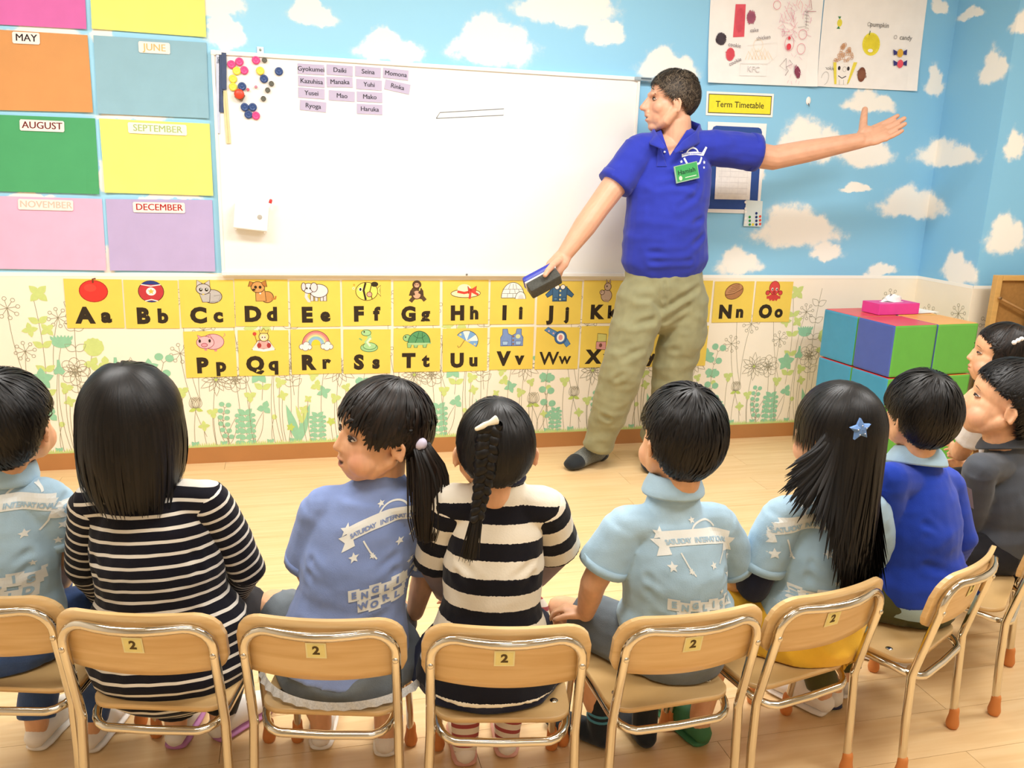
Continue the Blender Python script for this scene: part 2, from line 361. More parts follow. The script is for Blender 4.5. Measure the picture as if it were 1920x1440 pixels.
# ---------------------------------------------------------------- meadow print on the lower paper
LM, TL, LI, GR = '#c8d886', '#93c9a6', '#8f8a70', '#bcd06a'
def meadow():
    a = Art()
    def rot(p, c, s, ang): q = math.radians(ang); return (c[0]+s*(p[0]*math.cos(q)-p[1]*math.sin(q)), c[1]+s*(p[0]*math.sin(q)+p[1]*math.cos(q)))
    def curve(p0, p1, bend, n=10):
        p0, p1 = A(p0), A(p1); d = p1-p0; nn = A([-d[1], d[0]]); return [tuple(p0+d*t+nn*bend*4*t*(1-t)) for t in np.linspace(0, 1, n)]
    def stem(p0, p1, bend=.05, col=LI, w=.0018): a.stroke(curve(p0, p1, bend), w, col)
    def petal(c, L, W, ang, col, fill=True):
        pts = [rot((L*t, W*math.sin(math.pi*t**.8)), c, 1, ang) for t in np.linspace(0, 1, 9)]+[rot((L*t, -W*math.sin(math.pi*t**.8)), c, 1, ang) for t in np.linspace(1, 0, 9)][1:-1]
        a.poly(pts, col) if fill else a.stroke(pts, .0018, col, True)
    def clover(c, s, ang, col, k=4):
        for i in range(k): petal(c, s, s*(.42 if k < 4 else .33), ang+i*360/k, col)
    def leaf_pairs(p0, p1, bend, k, s, col, fill=True):
        cv = curve(p0, p1, bend, k*2+2); stem(p0, p1, bend)
        for i in range(1, len(cv)-1, 2):
            d = A(cv[i+1])-A(cv[i-1]); an = math.degrees(math.atan2(d[1], d[0])); petal(cv[i], s, s*.3, an+55, col, fill); petal(cv[i], s, s*.3, an-55, col, fill)
    def dandelion(c, s, p0, k=8):
        stem(p0, c, .04)
        for i in range(k):
            an = i*360/k+10; e = rot((s*.72, 0), c, 1, an); stem(c, e, 0); a.ring(*rot((s*.9, 0), c, 1, an), s*.17, s*.17, .0018, LI, n=12)
    def daisy(c, s, p0, k=12):
        stem(p0, c, .04)
        for i in range(k): petal(c, s*(1 if i % 2 else .8), s*.17, i*360/k, LI, False)
        clover(c, s*.12, 0, GR)
    def rose(c, s, p0):
        stem(p0, c, -.03)
        for i in range(8): a.ring(*rot((s*.55, 0), c, 1, i*45), s*.42, s*.34, .0017, LI, rot=i*45, n=18)
        for i in range(5): a.ring(*rot((s*.22, 0), c, 1, i*72+20), s*.22, s*.18, .0017, LI, n=14)
    def puff(c, s, col, p0):
        stem(p0, c, .06); pts = []
        for i in range(28): t = i*360/28; rr = s*(1+(.10 if i % 2 and 20 < t < 160 else 0)); pts.append(rot((rr, 0), c, 1, t) if not 200 < t < 340 else rot((rr*.9, 0), c, 1, t))
        a.poly(pts, col)
    def thistle(c, s, col, p0):
        stem(p0, c, .05); a.ell(c[0], c[1], s, s*.62, col, n=20)
        for i in range(7): petal((c[0]+s*(-.8+i*.27), c[1]+s*.2), s*.65, s*.16, 90+(3-i)*10, col)
    def tulip(c, s, p0):
        stem(p0, c, .03)
        for dx, an in ((0, 90), (-.3, 104), (.3, 76), (-.12, 96), (.12, 84)): petal((c[0]+dx*s*.4, c[1]), s*1.2, s*.34, an, LI, False)
        petal(c, s*.7, s*.18, 200, GR); petal(c, s*.7, s*.18, -20, GR)
    def blades(c, s, col, filled=True):
        for an in (74, 106): petal(c, s, s*.10, an, col, filled)
    def bell(c, s, col, p0):
        stem(p0, c, .05); a.poly([(c[0]-s*.12, c[1]+s), (c[0]+s*.12, c[1]+s), (c[0]+s*.2, c[1]+s*.3), (c[0]+s*.55, c[1]-s*.2), (c[0]+s*.3, c[1]-s*.55), (c[0]-s*.1, c[1]-s*.42), (c[0]-s*.4, c[1]-s*.52), (c[0]-s*.55, c[1]-s*.2), (c[0]-s*.2, c[1]+s*.3)], col)
    def berries(p0, p1, s, col):
        cv = curve(p0, p1, .1, 7); stem(p0, p1, .1)
        for i in range(1, 7):
            for sg in (-1, 1): e = rot((s*1.3, sg*s*1.2), cv[i], 1, 80); stem(cv[i], e, 0); a.ell(e[0], e[1], s, s*.92, col, n=14)
    def fern(c, s, col):
        for i in range(6):
            for sg in (-1, 1): petal((c[0], c[1]+s*i*.28), s*.42, s*.13, 90+sg*(62-i*3), col)
            for sg in (-1, 1): petal((c[0]+sg*s*.45, c[1]+s*i*.25+s*.1), s*.26, s*.09, 90+sg*70, col)
    g = .075
    dandelion((.05, .70), .045, (.12, .30)); dandelion((.10, .52), .04, (.13, g)); dandelion((.72, .73), .045, (.77, .28)); dandelion((.80, .60), .045, (.77, .28)); dandelion((.70, .50), .042, (.79, .12)); dandelion((.235, .66), .04, (.20, .42))
    puff((.36, .53), .04, LM, (.33, g)); puff((.62, .30), .013, LM, (.63, g)); puff((.21, .20), .012, LM, (.2, g))
    thistle((.24, .555), .038, TL, (.21, g)); leaf_pairs((.30, .3), (.31, .78), .03, 5, .05, LI, False)
    leaf_pairs((.16, .28), (.15, .74), -.03, 4, .045, LM); clover((.19, .61), .032, 40, LM); clover((.125, .61), .032, 10, LM); clover((.17, .76), .045, 45, LM); clover((.40, .46), .035, 90, LM, 3); clover((.35, .46), .035, 60, LM, 3); clover((.385, .39), .03, 20, LM, 3); clover((.40, .34), .03, 80, LM, 3)
    rose((.28, .43), .062, (.27, g)); rose((.05, .38), .06, (.06, g)); daisy((.50, .41), .078, (.50, g)); daisy((.84, .38), .075, (.83, g))
    clover((.57, .44), .042, 18, TL, 5); clover((.605, .35), .034, 40, TL, 4); clover((.15, .40), .05, 90, TL, 5); clover((.43, .31), .034, 20, TL, 4); clover((.17, .245), .035, 70, TL, 3)
    bell((.44, .44), .048, TL, (.43, g)); bell((.22, .44), .042, TL, (.24, g)); berries((.66, g), (.63, .46), .018, TL); berries((.02, g), (.0, .25), .012, TL)
    tulip((.545, .22), .05, (.55, g)); tulip((.75, .25), .045, (.74, g)); blades((.315, g), .19, TL); blades((.57, g), .17, LI, False); blades((.88, g), .14, LI, False); blades((.12, g), .16, LI, False); blades((.33, g+.09), .09, LM)
    fern((.085, g), .10, TL); fern((.40, g), .085, TL); fern((.66, g+.0), .075, TL)
    for (x, y2, s, k) in ((.11, .30, .03, 3), (.25, .30, .026, 4), (.34, .23, .024, 4), (.48, .28, .028, 3), (.53, .33, .024, 3), (.70, .33, .03, 3), (.78, .17, .026, 4), (.46, .17, .022, 5), (.28, .15, .02, 5), (.82, .23, .028, 3), (.24, .36, .03, 3), (.60, .17, .02, 4), (.36, .28, .02, 4)):
        stem((x+.01, g), (x, y2), .04); clover((x, y2), s, rnd.uniform(0, 90), LM if k != 5 else GR, k)
    for (x, s) in ((.29, .03), (.50, .034), (.62, .026), (.74, .03), (.19, .028), (.86, .028)): petal((x, g), s, s*.3, 60, TL); petal((x, g), s, s*.3, 120, TL); petal((x, g), s*.8, s*.3, 90, TL)
    x = 0.0; pts = [(0, .06)]
    while x < .87: pts += [(x, .075+rnd.uniform(0, .004)), (x+.004+rnd.uniform(-.002, .004), .085+rnd.uniform(0, .012))]; x += .009
    pts += [(.87, .075), (.87, .06)]; a.poly(pts, LM)
    return a
_md = meadow(); TW = .87
def meadow_tiles(parent, o, ex, nrm, n, lo=-1e9, hi=1e9):
    for i in range(n):
        if i == 0: ob = _md.build('meadow_print', parent, o, ex, (0, 0, 1), nrm, 1, .0009, 0.0000008); first = ob
        else:
            ob = bpy.data.objects.new('meadow_print', first.data); COL.objects.link(ob); ob.parent = parent; ob.location = A(ex)*TW*i
        ob['label'] = 'pale green printed meadow flowers and line drawn stems'
meadow_tiles(wall_back, (XC-6*TW, D, 0), (1, 0, 0), (0, -1, 0), 6)
# on the return and the pier only whole flowers that fit
_sm = Art()
for (cx, cy, s) in ((.10, .66, .05), (.22, .55, .04), (.30, .70, .045), (.06, .45, .04)):
    for i in range(8):
        an = math.radians(i*45+10); e = (cx+s*.72*math.cos(an), cy+s*.72*math.sin(an)); _sm.stroke([(cx, cy), e], .0018, LI); _sm.ring(cx+s*.9*math.cos(an), cy+s*.9*math.sin(an), s*.17, s*.17, .0018, LI, n=12)
    _sm.stroke([(cx, cy), (cx-.03, cy-.2), (cx-.035, .1)], .0018, LI)
_sm.build('meadow_print', wall_right, (XC, D-.02, 0), (0, -1, 0), (0, 0, 1), (-1, 0, 0), 1, .0009, .000001)
_sm.build('meadow_print', wall_pier, (XC+.02, YP, 0), (1, 0, 0), (0, 0, 1), (0, -1, 0), 1, .0009, .000001)
# ================================================================ things on the back wall
NB = A([0, -1, 0]); EX = A([1, 0, 0]); EZ = A([0, 0, 1])
def sheet(name, px, col, label, cat, group=None, th=.0012, off=.0015, m=None, parent=None, curl=0):
    """paper rectangle from four pixel corners (tl, tr, br, bl) on the wall; returns object and local frame"""
    Y = D-off; P = [aty(x, y, Y) for x, y in px]; c = sum(P)/4; nx, nz = 10, 6; V, Fc = [], []
    for s in (0, 1):
        for j in range(nz+1):
            for i in range(nx+1):
                a, b = i/nx, j/nz; p = (P[0]*(1-a)+P[1]*a)*(1-b)+(P[3]*(1-a)+P[2]*a)*b
                lift = curl*(max(0, abs(a-.5)*2-.75)*4)*b**3+curl*.6*(b**6)
                V.append(p-c+NB*((th if s == 0 else 0)+lift))
    W = nx+1; T = W*(nz+1)
    for j in range(nz):
        for i in range(nx):
            k = j*W+i; Fc.append((k, k+W, k+W+1, k+1)); Fc.append((T+k, T+k+1, T+k+W+1, T+k+W))
    edge = [j*W for j in range(nz+1)]+[nz*W+i for i in range(1, nx+1)]+[j*W+nx for j in range(nz-1, -1, -1)]+[i for i in range(nx-1, 0, -1)]
    for q in range(len(edge)): a, b = edge[q], edge[(q+1) % len(edge)]; Fc.append((a, a+T, b+T, b))
    o = mk(name, V, Fc, m or mat('paper_'+col, col, .75, .03, 12, bump=.05, bscale=60), parent); o.location = c
    tag(o, label, cat, group); ex = unit((P[1]-P[0])+(P[2]-P[3])); ey = unit((P[0]-P[3])+(P[1]-P[2]))
    return o, th, ex, ey, np.linalg.norm((P[1]-P[0]+P[2]-P[3])/2), np.linalg.norm((P[0]-P[3]+P[1]-P[2])/2)
# month sheets
MONTHS = [('', '#d468ac', [(-60, -90), (155, -90), (163, 55), (-60, 43)], None, '', 'magenta'), ('', '#efe878', [(165, -90), (380, -90), (387, 70), (173, 54)], None, '', 'yellow topmost'),
 ('MAY', '#d29458', [(-60, 52), (164, 66), (175, 211), (-60, 205)], (50, 72), '#2a2020', 'orange'), ('JUNE', '#8db6c6', [(175, 66), (387, 80), (392, 222), (184, 213)], (290, 90), '#d8b878', 'grey blue'),
 ('AUGUST', '#48a269', [(-60, 213), (178, 222), (187, 364), (-60, 357)], (80, 236), '#6a1d1d', 'green'), ('SEPTEMBER', '#efe878', [(186, 222), (393, 232), (400, 367), (197, 361)], (296, 242), '#a9c078', 'yellow lower'),
 ('NOVEMBER', '#e8b4d2', [(-60, 366), (191, 373), (200, 507), (-60, 503)], (87, 384), '#dcc0b0', 'pink'), ('DECEMBER', '#b8a9d3', [(198, 373), (398, 375), (404, 509), (207, 507)], (299, 389), '#b02020', 'lilac')]
for t, col, px, tp, tcol, nm in MONTHS:
    lab = '%s month sheet taped to the sky wallpaper' % nm + (', titled %s' % t.title() if t else ', cut off at the top')
    o, th, ex, ey, W, H = sheet('month_sheet', px, col, lab, 'paper sheet', 'month sheets', off=.004, th=.001, curl=.004)
    if t:
        n = len(t); w2 = .0105*n+.012; c = aty(*tp, D)-A(o.location); a = Art()
        a.poly([(-w2-.004, -.016), (-w2, -.021), (w2, -.021), (w2+.004, -.016), (w2+.004, .016), (w2, .021), (-w2, .021), (-w2-.004, .016)], '#f3e6e0')
        a.text(t, 0, 0, .037, tcol, 0); a.text(t, .0012, 0, .037, tcol, 0)
        q = a.build('title_tag', o, A([c[0], -.003, c[2]]), ex, ey, NB, 1, .0012, .0002); q['label'] = 'cut-out title with the month name'
# ---- whiteboard
p0, p1 = aty(397, 94, D-.02), aty(415, 516, D-.02); WX0, WZ1, WZ0 = (p0[0]+p1[0])/2, float(p0[2]), float(p1[2]); WX1 = WX0+1.83; WY = D-.022
board = empty('whiteboard', (WX0, D, WZ0), 0, 'large white magnetic board in a slim frame on the sky wallpaper', 'whiteboard')
Wd, Hd = WX1-WX0, WZ1-WZ0
mk('board_surface', *box((Wd/2, -.010, Hd/2), (Wd-.01, .02, Hd-.01)), mat('board_enamel', '#f4f3ef', .22, 0, spec=.5, coat=.3), board)
M_FRAME = mat('board_frame', '#f1efe9', .35, 0)
for nm, c, s in (('frame_rail', (Wd/2, -.014, Hd-.008), (Wd, .028, .016)), ('frame_rail', (Wd/2, -.014, .008), (Wd, .028, .016)), ('frame_stile', (.006, -.014, Hd/2), (.012, .028, Hd-.03)), ('frame_stile', (Wd-.006, -.014, Hd/2), (.012, .028, Hd-.03))):
    mk(nm, *box(c, s, .003), M_FRAME, board)
for cx_, cz_ in ((.009, .009), (.009, Hd-.009), (Wd-.009, .009), (Wd-.009, Hd-.009)): mk('corner_cap', *box((cx_, -.015, cz_), (.02, .031, .02), .004), M_FRAME, board)
bx = aty(488, 88, D)[0]-WX0; t_ = mk('hanging_bracket', *box((bx, -.004, Hd+.012), (.026, .006, .028), .002), M_FRAME, board); mk('screw', *ell((bx, -.008, Hd+.014), (.005, .003, .005), nu=10, nv=6), mat('screw_grey', '#8f9a98', .4, 0, metal=.6), t_)
mk('bolt', *ell((aty(873, 508, D)[0]-WX0, -.030, .008), (.005, .003, .005), nu=10, nv=6), mat('screw_dark', '#777777', .4, 0), board)
a = Art(); mm = [aty(x, y, WY)-A([WX0, D, WZ0]) for x, y in ((818, 222), (825, 211), (945, 204), (944, 216), (818, 222))]
a.stroke([(p[0], p[2]) for p in mm], .0030, '#6a7076'); d_ = a.build('marker_drawing', board, (0, -.0202, 0), EX, EZ, NB, 1, .0005); d_['label'] = 'thin long box drawn in grey marker'
# ---- magnets
M_MAG = {'pink': mat('magnet_pink', '#e8488a', .35), 'yellow': mat('magnet_yellow', '#f4dc50', .35), 'blue': mat('magnet_blue', '#2f4a80', .35), 'black': mat('magnet_black', '#5b5b50', .4), 'red': mat('magnet_red', '#d8452c', .4), 'rose': mat('magnet_rose', '#e05a70', .4), 'mauve': mat('magnet_mauve', '#c88098', .4)}
def disc_profile(r, h, dome=.3, n=20):
    prof = [(r*.96, 0), (r, h*.25), (r*.98, h*.6), (r*.86, h*.86), (r*.62, h*.90), (r*.55, h*.80), (r*.35, h*.84), (0.0001, h*(.84+dome*.2))]
    V, Fc = [], []
    for (q, y) in prof:
        for k in range(n): a = 2*math.pi*k/n; V.append((q*math.cos(a), -y, q*math.sin(a)))
    for i in range(len(prof)-1):
        for k in range(n): j = (k+1) % n; Fc.append((i*n+k, (i+1)*n+k, (i+1)*n+j, i*n+j))
    return A(V), Fc
MAGS = [('pink', 434, 121, 7.2, 'leftmost of the pink ones'), ('pink', 449, 116, 7.2, 'at the top beside the leftmost pink one'), ('pink', 458, 132, 7.2, 'below two other pink ones, touching a yellow one'), ('pink', 480, 113, 7.2, 'beside a small black one at the top'),
 ('yellow', 444, 133, 7.2, 'uppermost of the left yellow three'), ('yellow', 437, 148, 7.2, 'middle of the left yellow three'), ('yellow', 437, 163, 7.2, 'lowest of the left yellow three'), ('yellow', 488, 133, 7.2, 'alone, right above a blue one'),
 ('blue', 454, 162, 7.2, 'just above the red knob'), ('blue', 495, 148, 7.2, 'just below the single yellow one'), ('blue', 523, 134, 7.2, 'rightmost of all, standing alone'), ('blue', 459, 201, 7.2, 'left of the bottom cluster'), ('blue', 474, 201, 7.2, 'upper right of the bottom cluster'), ('blue', 466, 215, 7.2, 'lowest blue in the bottom cluster'),
 ('pink', 480, 217, 7.2, 'lowest of all, in the bottom cluster'), ('black', 496, 113, 4.6, 'topmost of the black ones'), ('black', 509, 157, 4.6, 'rightmost of the black ones'), ('black', 502, 169, 4.6, 'third of the black ones from the top'), ('black', 494, 185, 4.6, 'lowest of the black ones'),
 ('rose', 465, 168, 2.6, 'tiny, beside the red knob'), ('mauve', 480, 163, 2.4, 'tiny and pale, left of a black one')]
for c, x, y, rp, lab in MAGS:
    P = aty(x, y, D-.021); r_ = rp/438
    o = mk('magnet', *disc_profile(r_, .010 if rp > 5 else .012), M_MAG[c], None, True); o.location = P; tag(o, 'round %s magnet on the whiteboard, %s' % (c, lab), 'magnet', 'round magnets on the whiteboard')
P = aty(449, 178, D-.021); t_ = empty('knob_magnet', P, 0, 'red knob magnet on a brown wooden block stuck on the whiteboard', 'magnet')
v, f = box((0.004, -.008, -.004), (.034, .016, .028), .003); R_ = Matrix.Rotation(.5, 3, 'Y'); mk('wood_block', [R_@Vector(p) for p in v], f, mat('block_brown', '#6d5a44', .6), t_); mk('knob', *ell((0, -.018, .002), (.020, .010, .020)), M_MAG['red'], t_, True)
# ---- magnetic strips
for x0, y0, x1, y1, wd, col, lab in ((409, 103, 409, 250, 6.5, '#c3cbe2', 'pale lilac magnetic strip along the left edge of the whiteboard'), (415, 101, 415, 211, 8, '#3f4f72', 'longer navy magnetic strip on the whiteboard'), (420, 99, 420.5, 168, 8, '#38496c', 'shorter navy magnetic strip in front of the longer one'), (421, 170, 429, 269, 7.5, '#e2d2a0', 'cream magnetic strip hanging below the navy ones')):
    a_, b_ = aty(x0, y0, D-.021), aty(x1, y1, D-.021); L_ = np.linalg.norm(a_-b_); w_ = wd/438; th = .008 if 'shorter' in lab else .005
    v, f = box((0, -th/2, 0), (w_, th, L_), .001); o = mk('magnetic_strip', v, f, mat('strip_'+col, col, .5, .05)); o.location = (a_+b_)/2; o.rotation_euler = (0, math.atan2(a_[0]-b_[0], a_[2]-b_[2]), 0); tag(o, lab, 'magnetic strip', 'magnetic strips')
    if wd > 7.6 or wd < 7: continue
    mk('groove', *box((0, -th-.0004, 0), (.001, .001, L_*.98)), mat('groove_tan', '#b9a878', .6), o)
a = Art(); a.text('Start', 0, 0, .012, '#3a4560', .0002, rot=90)
st = [o for o in bpy.data.objects if o.name == 'magnetic_strip'][0]; a.build('handwriting', st, (0, -.0054, .13), EX, EZ, NB)
# ---- name strips
NAMES = [('Gyokumei', 583, 130, 0, 1, 1), ('Daiki', 637, 132, 1, 2, 1), ('Seina', 690, 135, 1, 3, 1), ('Momona', 742, 139, 3, 4, 1), ('Kazuhisa', 584, 153, 1, 1, 2), ('Manaka', 637, 154, -2, 2, 2), ('Yuhi', 692, 159, 1, 3, 2), ('Rinka', 745, 163, 9, 4, 2),
 ('Yusei', 584, 175, 1, 1, 3), ('Mao', 641, 180, 1, 2, 3), ('Mako', 693, 182, 0, 3, 3), ('Ryoga', 587, 199, 3, 1, 4), ('Haruka', 693, 205, 0, 3, 4)]
nth = ['', 'first', 'second', 'third', 'fourth']
for nm, x, y, an, cl, rw in NAMES:
    o = mk('name_strip', *box((0, -.001, 0), (.106, .002, .040), .0005), mat('strip_lilac', '#bdb4cf', .55, .03)); o.location = aty(x, y, D-.0205); o.rotation_euler = (0, math.radians(an), 0)
    tag(o, 'lilac magnetic name strip on the whiteboard, %s column, %s from the top' % (nth[cl], nth[rw]), 'name strip', 'name strips on the whiteboard')
    a = Art(); a.text(nm, 0, 0, .026, '#3c3a44', 0); a.text(nm, .0008, 0, .026, '#3c3a44', 0); a.build('lettering', o, (0, -.002, 0), EX, EZ, NB)
# ---- marker tray box on the board
P = aty(472, 406, D-.021); mb = empty('marker_box', P, 0, 'white magnetic marker box with a red-tipped pen low on the whiteboard', 'marker box'); mb.rotation_euler = (0, math.radians(6), 0)
M_WP = mat('white_plastic', '#f5f4f0', .3, 0)
mk('box_front', *box((0, -.052, 0), (.135, .005, .100), .002), M_WP, mb); mk('box_back', *box((0, -.002, 0), (.135, .004, .1), .001), M_WP, mb)
mk('box_side', *box((-.065, -.027, 0), (.005, .05, .1), .001), M_WP, mb); mk('box_side', *box((.065, -.027, 0), (.005, .05, .1), .001), M_WP, mb); mk('box_bottom', *box((0, -.027, -.05), (.135, .05, .005), .001), M_WP, mb)
mk('foot_peg', *ell((-.058, -.045, -.055), (.004, .004, .006), nu=8, nv=6), M_WP, mb); mk('foot_peg', *ell((.058, -.045, -.055), (.004, .004, .006), nu=8, nv=6), M_WP, mb)
v, f = ell((.034, -.055, .005), (.010, .002, .010)); mk('round_hole', v, f, mat('hole_grey', '#b3afa6', .5, 0), mb)
pn = empty('marker_pen', P+A([.058, -.03, .0]), 0, 'white marker pen with a red cap end standing in the marker box', 'marker pen'); pn.rotation_euler = (0, math.radians(18), 0)
mk('barrel', *tube([(0, 0, -.03), (0, 0, .062)], [.006, .006], 12), M_WP, pn, True); mk('cap_end', *tube([(0, 0, .062), (0, 0, .073)], [.0064, .0064], 12), mat('pen_red', '#cf3a3a', .35, 0), pn, True)
# ---- marker at the top right of the board
P = aty(1203, 148, D-.026); pk = empty('marker_tray', P, 0, 'grey marker lying along the top right edge of the whiteboard', 'marker')
mk('body', *box((.02, -.004, 0), (.11, .014, .016), .004), mat('tray_grey', '#9fb0b8', .3, 0), pk); mk('print_band', *box((.018, -.0115, .001), (.05, .001, .006)), mat('band_dark', '#4a5a66', .4, 0), pk)
# ================================================================ alphabet cards
BR, WH, BK = '#5a3d24', '#f6f2e8', '#33291c'
def pic(L):
    a = Art(); e, b, s, p = a.ell, a.blob, a.stroke, a.pl
    if L == 'A': b(0, .18, .23, .20, '#d83a32', '#a02420'); e(-.05, .24, .1, .07, '#dc4a3c'); s([(.0, .33), (.0, .40), (.05, .41)], .03, '#7a3a20')
    elif L == 'B':
        b(0, .19, .22, .20, '#c03c40'); e(0, .19, .22, .20, '#2e3f80', a0=40, a1=140); e(0, .19, .22, .2, '#2e3f80', a0=240, a1=300); s([(-.17, .32), (0, .29), (.17, .32)], .018, WH); s([(-.11, .01), (0, .04), (.11, .01)], .018, WH); e(0, .19, .085, .075, WH); a.star(0, .19, .06, '#e0b850')
    elif L == 'C':
        b(.09, .09, .17, .13, '#bcb8b4'); p([(-.13, .15), (.06, .15), (.04, -.02), (-.08, -.02)], '#bcb8b4'); p([(-.17, .28), (-.16, .40), (-.07, .34)], '#c8c2be'); p([(.06, .28), (.06, .40), (-.03, .34)], '#c8c2be'); b(-.055, .23, .125, .10, '#c4c0bc'); e(-.1, .22, .03, .035, BK); e(.0, .22, .03, .035, BK); e(-.095, .23, .012, .014, WH); e(.005, .23, .012, .014, WH); s([(.05, -.02), (.2, .0), (.24, .12), (.12, .1)], .025, '#a8a4a0'); e(-.06, .13, .02, .015, '#d8c060')
    elif L == 'D':
        b(.10, .06, .11, .11, '#c98f50'); p([(-.1, .2), (.06, .2), (.08, -.02), (-.1, -.02)], '#cf9858'); s([(.17, .02), (.24, .03), (.25, .08)], .04, '#c08040'); b(-.06, .25, .12, .105, '#d29a5a'); p([(-.14, .34), (-.2, .36), (-.23, .26), (-.17, .27)], '#b87838'); p([(.0, .34), (.08, .38), (.1, .26), (.04, .27)], '#b87838'); e(-.1, .25, .025, .03, BK); e(-.02, .25, .025, .03, BK); e(-.13, .2, .03, .02, BK); e(-.02, .13, .016, .016, WH)
    elif L == 'E':
        for x in (-.06, .02, .12, .18): p([(x-.03, .14), (x+.03, .14), (x+.03, -.0), (x-.03, -.0)], '#d8d4d4')
        b(.07, .2, .17, .13, '#e4e0e0'); s([(-.15, .2), (-.17, .08), (-.12, 0), (-.09, .0)], .055, '#dcd8d8'); b(-.12, .25, .1, .1, '#e8e4e4'); b(-.02, .27, .065, .09, '#dcd6d8'); b(-.21, .28, .04, .08, '#dcd6d8'); e(-.15, .25, .015, .02, BK); e(-.09, .25, .015, .02, BK)
    elif L == 'F':
        p([(.16, .2), (.27, .3), (.25, .2), (.27, .08)], '#f2e070'); b(0, .18, .21, .18, '#f4e268'); s([(-.02, .35), (-.06, .2), (-.02, .01)], .04, '#3a3020'); s([(.1, .34), (.06, .18), (.1, .03)], .02, '#6a5a28'); e(-.12, .22, .035, .04, WH); e(-.12, .22, .022, .03, BK); b(.05, .12, .05, .05, '#e8a890'); e(.15, .32, .07, .05, '#3a3020'); a.ring(-.25, .24, .02, .02, .008, WH); a.ring(-.24, .31, .013, .013, .007, '#c09020')
    elif L == 'G':
        s([(-.04, .08), (-.1, .02), (-.13, -.02)], .08, '#5a4632'); s([(.05, .08), (.12, .06), (.17, .0)], .08, '#5a4632'); b(0, .16, .12, .13, '#5a4632'); e(0, .12, .075, .08, '#d8a888'); s([(-.1, .2), (-.14, .12), (-.04, .14)], .06, '#4e3c2a'); s([(.1, .2), (.13, .12), (.04, .18)], .06, '#4e3c2a'); b(0, .32, .085, .08, '#54402c'); e(0, .31, .05, .045, '#d8a888'); e(-.02, .32, .01, .012, BK); e(.02, .32, .01, .012, BK); s([(.05, .2), (.07, .27)], .02, '#f2e070')
    elif L == 'H': b(0, .13, .30, .085, '#f4e4b8'); e(-.03, .22, .14, .10, '#f6e8c0'); s([(-.17, .17), (-.03, .14), (.12, .17)], .05, '#d8483a'); p([(.1, .2), (.04, .28), (.06, .12)], '#e05040', '#902820'); p([(.1, .2), (.22, .28), (.2, .12)], '#e05040', '#902820'); s([(.1, .18), (.08, .02)], .045, '#d8483a'); s([(.1, .18), (.26, .1)], .045, '#d8483a'); e(.1, .2, .03, .03, '#c03a30')
    elif L == 'I':
        b(0, .1, .25, .0, WH); e(0, .04, .24, .32, WH, a0=0, a1=180); a.ring(0, .04, .24, .32, .012, '#555550', a0=0, a1=180); s([(-.24, .04), (.24, .04)], .012, '#555550')
        for h in (.13, .22): s([(-.22, h), (.22, h)], .008, '#666660')
        for x in (-.12, 0, .1): s([(x, .05), (x*.9, .13)], .008, '#666660'); s([(x+.05, .13), (x*.8+.03, .22)], .008, '#666660'); s([(x*.8, .22), (x*.5, .33)], .008, '#666660')
        e(.16, .02, .11, .15, WH, a0=0, a1=180); a.ring(.16, .02, .11, .15, .012, '#555550', a0=0, a1=180); e(.17, .02, .06, .09, '#d8d8d4', a0=0, a1=180)
    elif L == 'J':
        p([(-.1, .28), (-.16, .26), (-.3, .12), (-.26, .06), (-.14, .13)], '#44688a', '#22344a'); p([(.1, .28), (.16, .26), (.3, .12), (.26, .06), (.14, .13)], '#44688a', '#22344a'); p([(-.15, .29), (.15, .29), (.15, -.02), (-.15, -.02)], '#486e90', '#22344a'); b(-.06, .28, .05, .05, WH); b(.06, .28, .05, .05, WH); s([(-.02, .26), (-.02, -.02)], .01, '#22344a')
        for h in (.2, .11, .02): e(.01, h, .02, .02, '#e8dc90')
        p([(-.12, .06), (-.05, .06), (-.05, .0), (-.12, .0)], '#5a84a8', '#22344a'); p([(.06, .06), (.13, .06), (.13, .0), (.06, .0)], '#5a84a8', '#22344a')
    elif L == 'K': b(.04, .08, .12, .13, '#c4a890'); b(.06, .27, .075, .08, '#c4a890'); p([(.02, .34), (.02, .43), (.06, .36)], '#c4a890'); p([(.07, .35), (.11, .43), (.12, .35)], '#c4a890'); e(.04, .28, .014, .018, BK); b(-.06, .15, .05, .05, '#d0b49c'); e(-.07, .16, .01, .012, BK); s([(.0, -.02), (.1, -.04)], .05, '#b89878')
    elif L == 'N':
        b(0, .18, .22, .165, '#b07a50', '#6a4226', rot=25); e(-.01, .22, .2, .1, '#bd8a60', rot=25); s([(-.2, .1), (0, .13), (.2, .24)], .014, '#6a4226')
        for k in range(4): s([(-.15+.03*k, .16+.04*k), (0, .18+.04*k), (.12, .25+.03*k)], .01, '#7a5230')
    elif L == 'O':
        for an in (-150, -120, -90, -60, -30): q = math.radians(an); s([(0, .12), (.13*math.cos(q), .1+.1*math.sin(q)), (.2*math.cos(q), .12+.15*math.sin(q))], .065, '#cc4440')
        b(0, .26, .13, .15, '#d84c48', '#8a2420'); b(-.16, .15, .05, .05, '#d04844', '#8a2420'); b(.16, .15, .05, .05, '#d04844', '#8a2420'); e(-.05, .23, .025, .035, WH); e(.06, .23, .025, .035, WH); e(-.045, .225, .015, .025, BK); e(.065, .225, .015, .025, BK); b(0, .16, .03, .025, '#c03c3a', '#8a2420')
    elif L == 'P':
